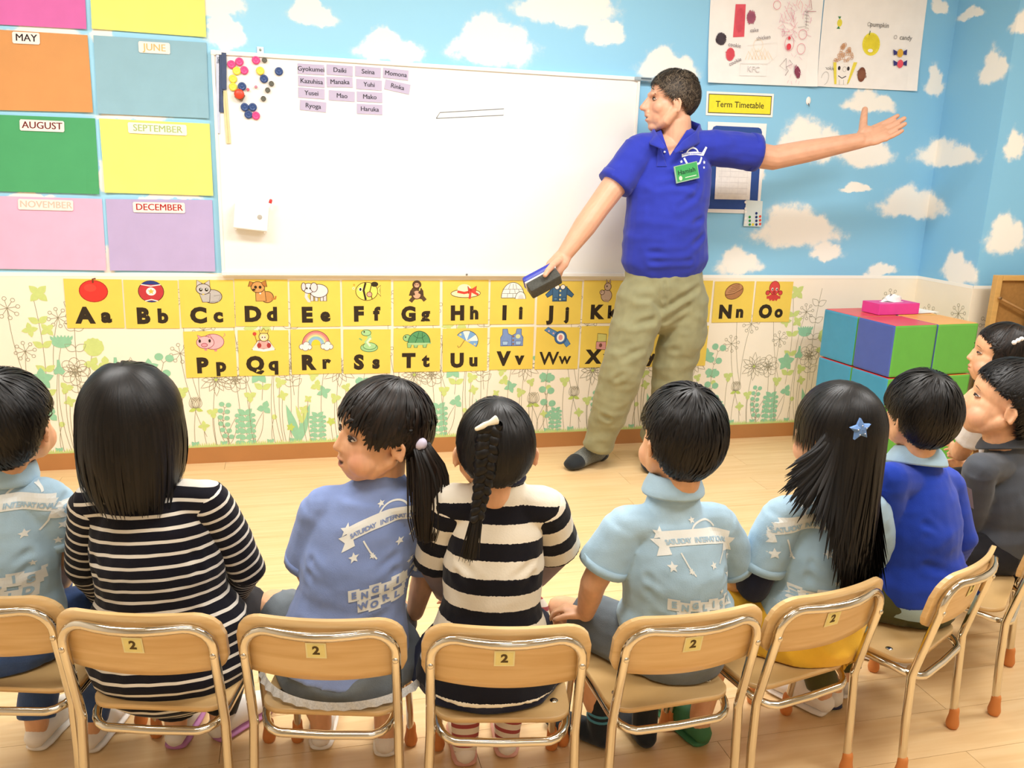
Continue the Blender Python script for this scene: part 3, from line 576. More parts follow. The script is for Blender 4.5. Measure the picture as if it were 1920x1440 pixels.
        s([(.1, .1), (.1, .0)], .05, '#d88a94'); s([(-.08, .1), (-.08, .02)], .05, '#d88a94'); b(.06, .19, .2, .15, '#eeb0b6', '#9a5a60'); s([(.25, .28), (.29, .32), (.27, .35)], .012, '#c88088'); b(-.08, .18, .16, .12, '#f0b6bc', '#9a5a60'); p([(-.2, .26), (-.22, .33), (-.14, .29)], '#e8a0a8', '#9a5a60'); p([(-.02, .28), (.0, .34), (.04, .27)], '#e8a0a8', '#9a5a60'); e(-.18, .21, .022, .035, BK); e(-.0, .21, .022, .035, BK); b(-.1, .13, .055, .035, '#e898a4', '#9a5a60')
    elif L == 'Q':
        p([(-.1, .2), (.1, .2), (.22, .02), (-.22, .02)], '#f4e0d8'); p([(-.08, .2), (.08, .2), (.1, .03), (-.1, .03)], '#e0a8a0'); s([(-.2, .03), (0, .0), (.2, .03)], .05, WH); e(-.08, .1, .04, .05, '#a83c38'); e(.1, .1, .04, .05, '#a83c38'); b(.01, .27, .09, .09, '#f0d890'); e(.0, .255, .055, .055, '#f6d8c0'); e(-.02, .26, .01, .015, BK); e(.03, .26, .01, .015, BK); p([(-.06, .34), (-.08, .42), (-.03, .38), (.01, .44), (.05, .38), (.1, .42), (.08, .34)], '#e8c860'); s([(-.12, .16), (-.16, .32)], .014, '#a87830'); e(-.16, .33, .035, .035, '#c8483c')
    elif L == 'R':
        for r_, c in ((.26, '#e08080'), (.22, '#f0a890'), (.19, '#f2d890'), (.16, '#8cc0c8'), (.13, '#98b8d8')): e(0, .08, r_, r_*1.1, c, a0=0, a1=180)
        e(0, .08, .09, .11, '#f0cd3c', a0=0, a1=180); a.ring(0, .08, .26, .286, .01, '#6a5040', a0=0, a1=180)
        for sx in (-1, 1):
            for dx, dy, r_ in ((-.06, .05, .055), (.02, .09, .06), (.07, .04, .05), (0, .03, .06)): b(sx*.2+dx, dy, r_, r_, WH, '#8a8078')
            e(sx*.2, .05, .09, .045, WH)
    elif L == 'S':
        b(.04, .03, .17, .09, '#a0cc90', '#4a7a48'); e(.04, .07, .13, .05, '#f0cd3c'); b(.05, .06, .13, .07, '#a8d498', '#4a7a48'); s([(.06, .06), (-.02, .14), (.05, .22), (.03, .3)], .085, '#a8d498'); s([(.06, .06), (.0, .14), (.07, .22)], .04, '#f4eccc'); b(-.02, .33, .095, .06, '#a8d498', '#4a7a48'); e(-.06, .35, .014, .018, BK); s([(-.1, .18), (-.16, .22)], .03, '#88b878')
    elif L == 'T':
        b(-.2, .2, .08, .07, '#98c888', '#3a6a48'); e(-.23, .22, .014, .018, BK)
        for x in (-.15, -.02, .16): p([(x-.05, .1), (x+.05, .1), (x+.02, -.0), (x-.04, -.0)], '#98c888', '#3a6a48')
        s([(.2, .1), (.28, .09)], .03, '#98c888'); e(.03, .1, .22, .05, '#a8d098'); e(.04, .1, .22, .24, '#5a9a68', a0=0, a1=180); a.ring(.04, .1, .22, .24, .014, '#2e5a3c', a0=0, a1=180)
        for pts in ([(-.08, .26), (0, .2), (.1, .2), (.16, .26)], [(0, .2), (-.04, .1)], [(.1, .2), (.14, .1)], [(0, .2), (.03, .32)], [(.1, .2), (.1, .31)]): s(pts, .01, '#2e5a3c')
    elif L == 'U':
        s([(.0, .17), (-.1, .02), (-.14, .0), (-.16, .04)], .018, '#a88848'); c0 = (.03, .13)
        for k, c in enumerate(('#7aa8d8', WH, '#7aa8d8', WH, '#7aa8d8')): a0_ = math.radians(145-k*36); a1_ = math.radians(145-(k+1)*36); a.poly([c0]+[(c0[0]+.24*math.cos(a0_+(a1_-a0_)*t), c0[1]+.22*math.sin(a0_+(a1_-a0_)*t)) for t in (0, .25, .5, .75, 1)], c)
        a.ring(c0[0], c0[1], .24, .22, .012, '#3a4a6a', a0=-35, a1=145); a.star(-.1, .27, .035, '#f0dc80'); a.star(.08, .14, .035, '#f0dc80'); a.star(.2, .06, .03, '#f0dc80')
    elif L == 'V':
        p([(-.2, .36), (-.1, .36), (-.08, .26), (0, .22), (.08, .26), (.1, .36), (.2, .36), (.2, .24), (.24, .18), (.24, .0), (-.24, .0), (-.24, .18), (-.2, .24)], '#7a94c4', '#4a5a88'); s([(0, .22), (0, .0)], .012, '#4a5a88')
        for h in (.2, .12, .04): e(.03, h, .022, .022, '#8a6a58')
        e(.13, .2, .05, .045, '#d8dca0'); p([(-.2, .1), (-.08, .1), (-.09, .02), (-.19, .02)], '#a8c4e0', '#4a5a88'); p([(.08, .1), (.2, .1), (.19, .02), (.09, .02)], '#a8c4e0', '#4a5a88')
    elif L == 'W':
        p([(-.3, .34), (-.22, .4), (.02, .28), (-.06, .18)], '#5a88b8', '#34507a'); p([(.1, .1), (.2, .16), (.28, .04), (.2, -.03)], '#5a88b8', '#34507a'); b(.06, .18, .13, .14, '#3f6aa0', '#2a4470'); e(.06, .18, .085, .095, WH); e(.06, .18, .045, .06, '#e09a94'); a.star(-.2, .32, .03, '#e8b8b8'); a.star(-.1, .27, .03, '#e8b8b8')
    elif L == 'X': p([(-.12, .06), (.1, .06), (.1, -.12), (-.12, -.1)], '#d89a94'); p([(-.1, .24), (.1, .22), (.1, .06), (-.1, .06)], '#d0cc78'); e(-.02, -.02, .035, .045, '#7a4a3c')
    elif L == 'Y': s([(.0, .2), (-.02, .34), (.05, .4)], .01, BR); b(0, .12, .12, .14, '#8a7a70'); e(0, .12, .06, .07, '#c8b8a8'); a.star(0, .12, .05, '#7a5a48')
    elif L == 'Z': b(.0, .2, .12, .14, WH); s([(.06, .3), (.12, .2)], .02, BK); s([(.04, .14), (.13, .1)], .02, BK); e(-.05, .24, .014, .02, BK)
    elif L == 'L': b(0, .2, .2, .16, '#f0dc50', '#a08a28')
    elif L == 'M': b(0, .2, .16, .16, '#a09080')
    return a
PN = dict(A='a red apple', B='a red and navy ball', C='a grey cat', D='a brown dog', E='a white elephant', F='a yellow fish', G='a brown gorilla', H='a straw hat with a red bow', I='a white igloo', J='a blue jacket', K='a kangaroo', L='its picture hidden behind the man', M='its picture hidden behind the man', N='a brown nut', O='a red octopus', P='a pink pig', Q='a crowned queen', R='a rainbow', S='a green snake', T='a green turtle', U='a blue and white umbrella', V='a blue vest', W='a blue wristwatch', X='a pink box', Y='a yo-yo behind the man', Z='its picture hidden behind the man')
row1 = [(122, 232), (233, 336), (337, 440), (440, 541), (543, 639), (641, 734), (737, 825), (829, 916), (918, 1003), (1006, 1090), (1092, 1172), (1174, 1253), (1255, 1333), (1336, 1411), (1413, 1483)]
row2 = [(345, 443), (446, 542), (545, 640), (643, 733), (737, 826), (829, 914), (917, 1000), (1003, 1085), (1087, 1166), (1168, 1246), (1248, 1325)]
def cards(letters, cols, zt, zb):
    for L, (xa, xb) in zip(letters, cols):
        ym = 570 if zt > .7 else 655
        Pa, Pb = aty(xa, ym, D), aty(xb, ym, D); W, H = Pb[0]-Pa[0]-.004, zt-zb; dz = rnd.uniform(-.003, .003); cx_, cz_ = (Pa[0]+Pb[0])/2, (zt+zb)/2+dz
        v, f = box((0, -.001, 0), (W, .0012, H)); o = mk('alphabet_card', v, f, mat('card_yellow', '#ecce58', .6, .03, 15, bump=.04, bscale=40)); o.location = (cx_, D-.0016, cz_); o.rotation_euler = (0, math.radians(rnd.uniform(-.7, .7)), 0)
        tag(o, 'yellow alphabet card %s%s with %s' % (L, L.lower(), PN[L]) if not PN[L].startswith('its') else 'yellow alphabet card %s%s, %s' % (L, L.lower(), PN[L]), 'alphabet card', 'alphabet cards')
        kx = W/.21; q = pic(L).build('picture', o, (0, -.0016, .012), EX, EZ, NB, .225, .0004, .00005); q.scale = (kx, 1, 1)
        for ch, x_, sz, bd, nm in ((L, -.037, .088, .0055, 'capital_letter'), (L.lower(), .040, .080, .0045, 'small_letter')):
            a = Art(); a.text(ch, x_, -.052, sz, BK, bd*(.3 if ch in 'MWmw' else 1)); q = a.build(nm, o, (0, -.0016, 0), EX, EZ, NB, 1, .0004, .00005); q.scale = (kx, 1, 1)
zt1, zb1 = float(aty(640, 525, D)[2]), float(aty(640, 611, D)[2]); cards('ABCDEFGHIJKLMNO', row1, zt1, zb1)
zt2, zb2 = float(aty(735, 616, D)[2]), float(aty(735, 698, D)[2]); cards('PQRSTUVWXYZ', row2, zt2, zb2)
# ================================================================ posters, timetable, small wall things
PP = '#f6f3ef'
o, th, ex, ey, W, H = sheet('drawing_poster', [(1335, -60), (1548, -45), (1528, 163), (1324, 155)], PP, 'left white poster of crayon food and faces, pinned up above the timetable sign', 'poster', 'crayon drawing posters', off=.003, curl=.012)
def on(o, x, y): p = aty(x, y, D-.004)-A(o.location); return (p[0], p[2])
def wire(a, o, pts, wd, col): a.stroke([on(o, x, y) for x, y in pts], wd, col)
a = Art()
def scr(o, x, y, rx, ry, col, n=40, wd=.004, ang=0): c = on(o, x, y); a.scribble(c[0], c[1], rx/420, ry/420, col, n, wd, ang)
def fl(o, x, y, rx, ry, col): c = on(o, x, y); a.ell(c[0], c[1], rx/420, ry/420, col)
a.poly([on(o, 1379, 8), on(o, 1398, 8), on(o, 1395, 69), on(o, 1374, 70)], '#e05a68'); scr(o, 1387, 38, 9, 28, '#d85464', 30, .002); scr(o, 1408, 33, 9, 15, '#b0687c', 26, .003); scr(o, 1408, 33, 8, 12, '#a05874', 18, .0015, 40)
scr(o, 1351, 73, 11, 12, '#3a3038', 26, .003, 30); scr(o, 1351, 73, 11, 12, '#4a4048', 22, .003, 110); fl(o, 1368, 102, 9, 12, '#e4606c'); scr(o, 1368, 102, 10, 11, '#d8505c', 20, .003, 80)
for t, x, y, r_ in (('cake', 1413, 57, 8), ('cookie', 1376, 85, -4), ('cookie', 1377, 116, 26), ('chicken', 1430, 71, 10)): c = on(o, x, y); a.text(t, c[0], c[1], .024, '#8a8288', .0001, rot=r_)
for k in range(7): wire(a, o, [(1396+k*6, 112), (1402+k*6, 96-k % 2*5), (1411+k*6, 112)], .0015, '#ecc890')
a.ring(*on(o, 1420, 85), .024, .026, .0015, '#f0d8b0'); wire(a, o, [(1387, 119), (1385, 142), (1435, 143), (1437, 120), (1387, 119)], .0015, '#d8d4d2'); wire(a, o, [(1437, 120), (1455, 106), (1456, 80), (1400, 85)], .0012, '#e4e0de'); c = on(o, 1411, 131); a.text('KFC', c[0], c[1], .036, '#d4d0d0', .0001)
for k in range(34): x, y = 1475+rnd.uniform(-14, 45), rnd.uniform(-5, 60); wire(a, o, [(x, y), (x+rnd.uniform(-10, 10), y+rnd.uniform(6, 18)), (x+rnd.uniform(-8, 8), y+rnd.uniform(10, 24))], .0016, rnd.choice(['#e8a0b8', '#e0b0c8', '#e890a8']))
for x, y, rx, ry in ((1478, 82, 10, 14), (1503, 65, 9, 9), (1500, 92, 9, 10), (1455, 10, 8, 8)): a.ring(*on(o, x, y), rx/430, ry/430, .002, '#e07890')
fl(o, 1477, 88, 5, 6, '#e04858'); fl(o, 1478, 72, 3, 3, '#e04858'); wire(a, o, [(1465, 55), (1470, 60), (1465, 70)], .0018, '#d890a8'); wire(a, o, [(1463, 60), (1478, 60)], .0018, '#d890a8')
wire(a, o, [(1518, 0), (1520, 18), (1512, 22), (1528, 22)], .002, '#a04860')
for k in range(6): wire(a, o, [(1507, 22+k*6), (1514, 24+k*6)], .0015, '#605058')
wire(a, o, [(1511, 20), (1509, 50), (1494, 52)], .0015, '#605058'); wire(a, o, [(1472, 110), (1460, 124), (1472, 133), (1472, 110)], .0016, '#705060'); wire(a, o, [(1478, 113), (1484, 120), (1472, 126), (1476, 133), (1470, 142)], .002, '#704458'); scr(o, 1493, 135, 6, 14, '#8a4058', 22, .0028, 20)
for k in range(16): x, y = 1485+rnd.uniform(-10, 12), rnd.uniform(100, 155); wire(a, o, [(x, y), (x+rnd.uniform(-6, 6), y+6)], .0014, '#ecb8cc')
a.build('crayon_drawing', o, (0, -.002, 0), EX, EZ, NB, 1, .001, .00004)
o, th, ex, ey, W, H = sheet('drawing_poster', [(1552, -60), (1745, -50), (1716, 171), (1529, 162)], PP, 'right white poster with a popcorn tub, yellow pumpkin and sweets', 'poster', 'crayon drawing posters', off=.003, curl=.008)
a = Art()
fl(o, 1574, 43, 5.5, 7, '#e6dc50'); a.poly([on(o, 1574, 36), on(o, 1571, 31), on(o, 1577, 31)], '#4a8a50'); a.poly([on(o, 1572, 49), on(o, 1568, 54), on(o, 1575, 54)], '#4a8a50')
c = on(o, 1633, 83); a.ell(c[0], c[1], .048, .052, '#f2e44a', 20); scr(o, 1633, 83, 18, 21, '#e8d83c', 36, .003, 60); e_ = on(o, 1631, 95); a.ell(e_[0], e_[1], .014, .008, PP); wire(a, o, [(1629, 66), (1631, 58)], .004, '#5a7a48')
for t, x, y in (('\u2460pumpkin', 1646, 47), ('\u2461candy', 1695, 71), ('\u2462Cookie', 1549, 128)): p = on(o, x, y); a.text(t[1:], p[0]+.008, p[1], .030 if 'C' not in t else .024, '#7c7a78', .0001); a.ring(p[0]-.05, p[1], .008, .008, .0016, '#7c7a78')
for k in range(60):
    yy = rnd.uniform(0, 1); x = 1584+rnd.uniform(-1, 1)*(3+yy*19); c = on(o, x, 82+yy*33); a.ring(c[0], c[1], .007, .006, .0018, rnd.choice(['#d8a880', '#cc9468', '#e0b898']), n=8)
a.poly([on(o, 1561, 117), on(o, 1606, 117), on(o, 1587, 159), on(o, 1565, 159)], '#f4f0ea'); a.poly([on(o, 1561, 117), on(o, 1567, 117), on(o, 1567, 158), on(o, 1563, 158)], '#e8d850'); a.poly([on(o, 1599, 117), on(o, 1606, 117), on(o, 1590, 156), on(o, 1586, 158)], '#e8d850')
for x in (1572, 1580, 1588): wire(a, o, [(x, 150), (x, 159)], .0014, '#8a8680')
fl(o, 1572, 128, 3, 4, '#3a3438'); fl(o, 1589, 129, 3, 4, '#3a3438'); wire(a, o, [(1570, 142), (1577, 147), (1585, 143)], .004, '#3a3038'); c = on(o, 1582, 130); a.ring(c[0], c[1], .01, .011, .0014, '#8a8680')
fl(o, 1614, 140, 9, 14, '#7a4a38'); scr(o, 1614, 140, 8, 13, '#8a5a44', 24, .002, 70); c = on(o, 1545, 147); a.ring(c[0], c[1], .019, .030, .0016, '#a8a49e', rot=-12)
for y, col in ((100, '#e0b040'), (120, '#e85868')):
    for sx in (-1, 1): a.poly([on(o, 1686, y), on(o, 1686+sx*13, y-7), on(o, 1686+sx*12, y+4)], '#3a3a7a')
    fl(o, 1686, y, 7, 8, col)
a.build('crayon_drawing', o, (0, -.002, 0), EX, EZ, NB, 1, .001, .00004)
# term timetable sign
o, th, ex, ey, W, H = sheet('timetable_sign', [(1325, 171), (1451, 176), (1448, 220), (1323, 216)], '#f6f4ee', 'yellow laminated sign with lettering, between the left poster and the blue timetable board', 'sign', off=.002)
a = Art(); a.poly([(-W/2+.010, -H/2+.010), (W/2-.010, -H/2+.010), (W/2-.010, H/2-.010), (-W/2+.010, H/2-.010)], '#5a5a48'); a.poly([(-W/2+.014, -H/2+.014), (W/2-.014, -H/2+.014), (W/2-.014, H/2-.014), (-W/2+.014, H/2-.014)], '#f3e53c'); a.text('Term Timetable', 0, -.003, .038, '#4a4420', .0005)
a.build('print', o, (0, -.0012, 0), ex, ey, NB, 1, .0003)
# blue timetable board with its paper
o, th, ex, ey, W, H = sheet('timetable_board', [(1327, 228), (1437, 232), (1423, 401), (1322, 398)], '#f4f4f2', 'white bordered blue timetable board behind the raised arm', 'notice board', off=.003, th=.004)
a = Art(); w2, h2, c_ = W/2-.018, H/2-.018, .02; a.poly([(-w2, -h2), (w2, -h2), (w2, h2-c_), (w2-c_*.3, h2-c_*.3), (w2-c_, h2), (-w2+c_, h2), (-w2+c_*.3, h2-c_*.3), (-w2, h2-c_)], '#33529a')
q = a.build('blue_panel', o, (0, -.004, 0), ex, ey, NB, 1, .0003)
a = Art(); a.poly([(-.10, -.135), (.086, -.135), (.086, .13), (-.10, .13)], '#f2efec')
for k in range(9): a.stroke([(-.085, .1-k*.026), (.07, .1-k*.026)], .0016, '#d8d4d2')
for k in range(4): a.stroke([(-.07+k*.045, .1), (-.07+k*.045, -.11)], .0012, '#dedad8')
q = a.build('timetable_paper', o, (0, -.0055, -.01), ex, ey, NB, 1, .0006)
# sticker sheet
o, th, ex, ey, W, H = sheet('sticker_sheet', [(1399, 375), (1430, 377), (1427, 425), (1394, 424)], '#dfeef0', 'small clear sheet of round coloured stickers hanging at the corner of the timetable board', 'sticker sheet', off=.010, th=.001)
a = Art()
for cx_, ys, col in ((1398, (379, 391, 397, 409, 417), '#f8f8f6'), (1405.5, (407, 414, 421), '#2f9a4a'), (1411.5, (421,), '#ecdc40'), (1418, (400, 407, 414, 421), '#22387a'), (1425, (406, 413, 420), '#e85a4a')):
    for y in ys: p = aty(cx_+.3, y, D-.012)-A(o.location); a.ell(p[0], p[2], .0066, .0066, col, n=14)
a.build('stickers', o, (0, -.001, 0), EX, EZ, NB, 1, .0006, .00001)
# wall hook
P = aty(1515, 189, D); o = empty('wall_hook', P, 0, 'small white oval adhesive hook on the wall below the right poster', 'hook')
mk('hook_plate', *ell((0, -.003, 0), (.013, .005, .019)), M_WP, o, True); mk('hook_pin', *tube([(0, -.006, -.012), (0, -.012, -.019), (0, -.014, -.025)], [.0022]*3, 8), mat('pin_grey', '#607078', .4, 0), o, True)
# ================================================================ soft cubes, tissue box, framed board at the right
CS = .2375; QA = math.radians(5)
q0 = atz(1680, 610, 3*CS); cu0 = A([q0[0], q0[1]])
cex, cey = A([math.cos(QA), math.sin(QA)]), A([-math.sin(QA), math.cos(QA)])
def pad_mat(c): return mat('vinyl_'+c, c, .38, .03, 20, bump=.06, bscale=90, coat=.1)
CB, CI, CG, CR, CO, CY = '#3f98bf', '#4a60b0', '#5fae42', '#d94a50', '#f0a850', '#f0e050'
lv = ['bottom', 'middle', 'top']
for k in range(3):
    for j in range(2):
        for i in range(2):
            v, f = box((0, 0, 0), (CS*.985, CS*.985, CS*.985), .010)
            o = mk('soft_cube', v, f, [pad_mat(c) for c in (CB, CG, CR, CY, CI, CO)])
            left = CB if (k, j) != (2, 0) else CI; top = CR if i == 0 else CO
            side = {(-1, 0, 0): left, (0, -1, 0): CG, (0, 0, 1): top, (1, 0, 0): CY, (0, 1, 0): CY if k < 2 else CI, (0, 0, -1): CO if j else CR}
            order = [CB, CG, CR, CY, CI, CO]
            for p in o.data.polygons:
                n = p.normal; ax = max(range(3), key=lambda t: abs(n[t])); key = [0, 0, 0]; key[ax] = 1 if n[ax] > 0 else -1; p.material_index = order.index(side[tuple(key)])
            c = cu0+cex*CS*(i+.5)+cey*CS*(j+.5); o.location = (c[0], c[1], CS*(k+.5)); o.rotation_euler = (0, 0, QA)
            tag(o, 'padded vinyl play cube, %s layer, %s and %s of the stack in the corner' % (lv[k], 'front' if j == 0 else 'back', 'left' if i == 0 else 'right'), 'play cube', 'soft play cubes')
zt = 3*CS
P = atz(1684, 590, zt); tb = empty('tissue_box', (P[0], P[1]+.06, zt), QA, 'pink tissue box lying on the stack of play cubes', 'tissue box')
mk('carton', *box((0, 0, .026), (.235, .115, .052), .002), mat('carton_pink', '#e0409a', .45, .03), tb)
a = Art(); a.ell(0, 0, .07, .022, '#f4d8e8'); a.build('slot', tb, (0, 0, .052), EX, (0, 1, 0), EZ)
V, Fc = [], []
for i in range(5):
    for k in range(16):
        an = 2*math.pi*k/16; r_ = (.05, .045, .04, .035, .012)[i]*(1+.25*math.sin(3*an+i)); V.append((r_*1.1*math.cos(an), r_*.35*math.sin(an), .052+i*.008+.006*math.sin(2*an+i)))
for i in range(4):
    for k in range(16): q = (k+1) % 16; Fc.append((i*16+k, i*16+q, (i+1)*16+q, (i+1)*16+k))
mk('tissue', V, Fc, mat('tissue_white', '#faf8f4', .8, .02), tb, True)
P = atz(1730, 587, zt); o = mk('paper_sheet', *box((0, 0, .001), (.20, .13, .002)), mat('paper_white', '#f8f6f0', .7, .02)); o.location = (P[0]-.01, P[1]+.055, zt+.0006); o.rotation_euler = (0, 0, .2); tag(o, 'white sheet of paper lying beside the tissue box on the cubes', 'paper')
# framed board leaning at the pier
Yf = YP-.10; a_, b_ = aty(1867, 516, Yf), aty(1935, 518, Yf); wf = b_[0]-a_[0]+.25; hf = .80; fb = empty('framed_board', (a_[0], Yf, a_[2]-hf), 0, 'brown hardboard back of a pale wooden frame standing by the right wall', 'framed board')
M_FW = mat('frame_pine', '#d2a560', .5, .06, 10, stretch=(1, 1, 6)); fwd = .03
for nm, c, s in (('frame_side', (fwd/2, 0, hf/2), (fwd, .03, hf)), ('frame_side', (wf-fwd/2, 0, hf/2), (fwd, .03, hf)), ('frame_top', (wf/2, 0, hf-.012), (wf-2*fwd-.002, .03, .024)), ('frame_bottom', (wf/2, 0, .015), (wf-2*fwd-.002, .03, .03))): mk(nm, *box(c, s, .002), M_FW, fb)
mk('back_panel', *box((wf/2, .004, hf/2), (wf-2*fwd+.01, .008, hf-.03)), mat('hardboard', '#a5773c', .75, .10, 60), fb)
st = mk('support_stick', *tube([(fwd*.7, -.022, hf-.105), (fwd+.16, -.026, hf-.175)], [.006, .006], 10), mat('stick_tan', '#b58a58', .5), fb, True); mk('stick_screw', *ell((fwd*.7, -.03, hf-.105), (.008, .004, .008), nu=10, nv=6), mat('screw_brass', '#8a7050', .4, 0, metal=.7), fb)
if fb.location.z > 0:   # its legs reach the floor
    for x in (fwd/2, wf-fwd/2): mk('frame_leg', *box((x, 0, -fb.location.z/2), (fwd, .03, fb.location.z)), M_FW, fb)
P = aty(1922, 560, Yf-.12); dk = empty('dark_cabinet', (P[0]+.27, Yf-.14, 0), 0, 'dark brown upright cabinet at the right edge of the picture', 'cabinet')
mk('body', *box((0, 0, .46), (.30, .2, .92), .004), mat('cabinet_dark', '#3a2c20', .5, .08, stretch=(1, 1, 8)), dk); mk('door', *box((0, -.105, .46), (.28, .012, .88), .003), mat('cabinet_dark', '#3a2c20'), dk); mk('knob', *ell((-.13, -.118, .80), .010), mat('knob_cream', '#e0c890', .4, 0), dk, True)
# ================================================================ the children's chairs
M_RUB = mat('rubber_orange', '#d0803f', .55, .05)
def arc(c, r, a0, a1, u, v, n=6): return [A(c)+A(u)*r*math.cos(math.radians(a0+(a1-a0)*i/n))+A(v)*r*math.sin(math.radians(a0+(a1-a0)*i/n)) for i in range(n+1)]
def chair_proto():
    t = empty('school_chair'); hw = .140; tr = .0095
    # rear frame: legs rising into the back loop
    lo = [(-hw-.004, -.012, .02), (-hw-.003, -.004, .15), (-hw, 0, .255), (-hw, -.006, .285), (-hw, -.022, .36), (-hw, -.036, .425)]
    topz, ty, rr = .484, -.048, .05; loop = []
    for i in range(7):
        an = math.radians(180-i*15); loop.append((-hw+rr+rr*math.cos(an), -.036-(.012+.004*i/6)*(i/6), topz-rr+rr*math.sin(an)))
    top = [(x, -.052-.020*(1-(x/.09)**2), topz+.001) for x in (-.06, -.03, 0, .03, .06)]
    left = lo+loop; path = left+top+[(-x, y, z) for x, y, z in left[::-1]]
    mk('rear_frame', *tube(path, [tr]*len(path), 12, ref=(1, 0, 0)), M_CHROME, t, True)
    # seat frame: front legs, side rails and the bow behind the seat
    hs = .128; L_ = [(-hs-.004, .285, .02), (-hs, .272, .15), (-hs, .262, .225)]
    L_ += [(-hs, .262-.03*(1-math.cos(math.radians(q))), .225+.03*math.sin(math.radians(q))) for q in (30, 60, 90)]
    L_ += [(-hs, .15, .254), (-hs, .05, .252)]
    bow = [(-hs+.045*(1-math.cos(math.radians(q))), .05-.06*math.sin(math.radians(q)), .252-.012*math.sin(math.radians(q))) for q in (20, 40, 60, 80, 90)]
    half = L_+bow; path = half+[(0, -.012, .239)]+[(-x, y, z) for x, y, z in half[::-1]]
    mk('seat_frame', *tube(path, [.0085]*len(path), 12, ref=(0, 0, 1)), M_CHROME, t, True)
    # seat plate with rounded corners, slightly dished
    def plate(w, d0, d1, rc, zf, th, nseg=6):
        pts = []
        for cx_, cy_, a0 in ((w-rc, d0+rc, -90), (w-rc, d1-rc, 0), (-w+rc, d1-rc, 90), (-w+rc, d0+rc, 180)):
            for i in range(nseg+1): an = math.radians(a0+90*i/nseg); pts.append((cx_+rc*math.cos(an), cy_+rc*math.sin(an)))
        n = len(pts); V, Fc = [], []; c = (0, (d0+d1)/2); rings = ((1, 0), (1, 1), (.985, 1), (.7, 1), (.4, 1), (.001, 1), (.985, 0), (.001, 0))
        for k, s in rings:
            for x, y in pts: X, Yq = c[0]+(x-c[0])*k, c[1]+(y-c[1])*k; V.append((X, Yq, zf(X, Yq)+(th if s else 0)))
        def band(i, j): Fc.extend((i*n+q, i*n+(q+1) % n, j*n+(q+1) % n, j*n+q) for q in range(n))
        band(0, 1); band(1, 2); band(2, 3); band(3, 4); band(4, 5); band(6, 0); band(7, 6); return V, Fc
    s_ = mk('seat', *plate(.134, .008, .300, .045, lambda x, y: .2625+.006*(abs(y-.154)/.146)**2, .011), M_CHAIRWOOD, t, True)
    for x in (-.105, .105): mk('bolt', *ell((x, .07, .2755), (.009, .009, .003), nu=12, nv=6), M_CHROME, s_, True)
    # curved backrest on the front of the loop
    W2, z0, z1, th = .158, .372, .510, .010; nx, nz = 24, 8; V, Fc = [], []
    def lim(x):
        e = max(0, abs(x)-(W2-.055))/.055; return z1-.055*(1-math.sqrt(max(0, 1-e*e))), z0+.028*(1-math.sqrt(max(0, 1-(max(0, abs(x)-(W2-.028))/.028)**2)))+.010*(x/W2)**2
    for s in (0, 1):
        for i in range(nx+1):
            u = i/nx*2-1; x = W2*(math.sin(u*math.pi/2)*.5+u*.5); zt_, zb_ = lim(x*.9995)
            for j in range(nz+1):
                z = zb_+(zt_-zb_)*j/nz; y = -.012-(z-.36)*.20-.026*(1-(x/W2)**2)+.012+(th if s else 0); V.append((x, y-.004, z))
    Wn = nz+1; T = (nx+1)*Wn
    for i in range(nx):
        for j in range(nz): k = i*Wn+j; Fc += [(k, k+Wn, k+Wn+1, k+1), (T+k, T+k+1, T+k+Wn+1, T+k+Wn)]
    edge = [i*Wn for i in range(nx+1)]+[nx*Wn+j for j in range(1, nz+1)]+[i*Wn+nz for i in range(nx-1, -1, -1)]+[j for j in range(nz-1, 0, -1)]
    for q in range(len(edge)): a, b = edge[q], edge[(q+1) % len(edge)]; Fc.append((a, a+T, b+T, b))
    bk = mk('backrest', V, Fc, M_CHAIRWOOD, t); bk.data.polygons.foreach_set('use_smooth', [len(p.vertices) == 4 and abs(p.normal.y) > .6 for p in bk.data.polygons])
    def yb(x, z): return -.004-(z-.36)*.20-.026*(1-(x/W2)**2)
    a = Art(); a.poly([(-.019, -.018), (.019, -.018), (.019, .018), (-.019, .018)], '#f0e8b4'); a.poly([(-.016, -.015), (.016, -.015), (.016, .015), (-.016, .015)], '#eee29a'); a.text('2', 0, 0, .026, '#5a4a2a', .0012)
    q = a.build('number_tag', bk, (-.005, yb(0, .44)-.0008, .443), EX, (0, -.2, 1), (0, -1, -.2), 1, .0006, .0003); q['label'] = 'small yellow sticker with the number 2'
    for x in (-hw, hw): mk('screw', *ell((x, -.0445, .425), (.006, .003, .006), nu=12, nv=6), M_CHROME, bk, True)
    for x, y in ((-hw-.004, -.012), (hw+.004, -.012), (-hs-.004, .285), (hs+.004, .285)):
        mk('rubber_foot', *tube([(x, y, .0105), (x, y, .016), (x, y, .035), (x, y, .05)], [.0155, .0155, .012, .0115], 12), M_RUB, t, True)
    return t
CH = [((-.592, 1.685), -15, 'at the left edge, under the pale blue boy'), ((-.295, 1.565), -15, 'under the girl with bobbed hair and thin stripes'), ((.03, 1.485), -14, 'under the girl who turns her face left'), ((.362, 1.395), -11, 'under the girl with the braid and wide stripes'),
      ((.718, 1.378), 2, 'under the pale blue polo boy in grey jeans'), ((1.038, 1.414), 12, 'under the girl with the star hair clip'), ((1.418, 1.472), 28, 'under the boy in the royal blue sweater'), ((1.80, 1.655), 40, 'under the boy in the dark grey shirt'), ((2.12, 1.98), 50, 'farthest right, under the girl with the white clip')]
proto = chair_proto(); CHAIRS = []
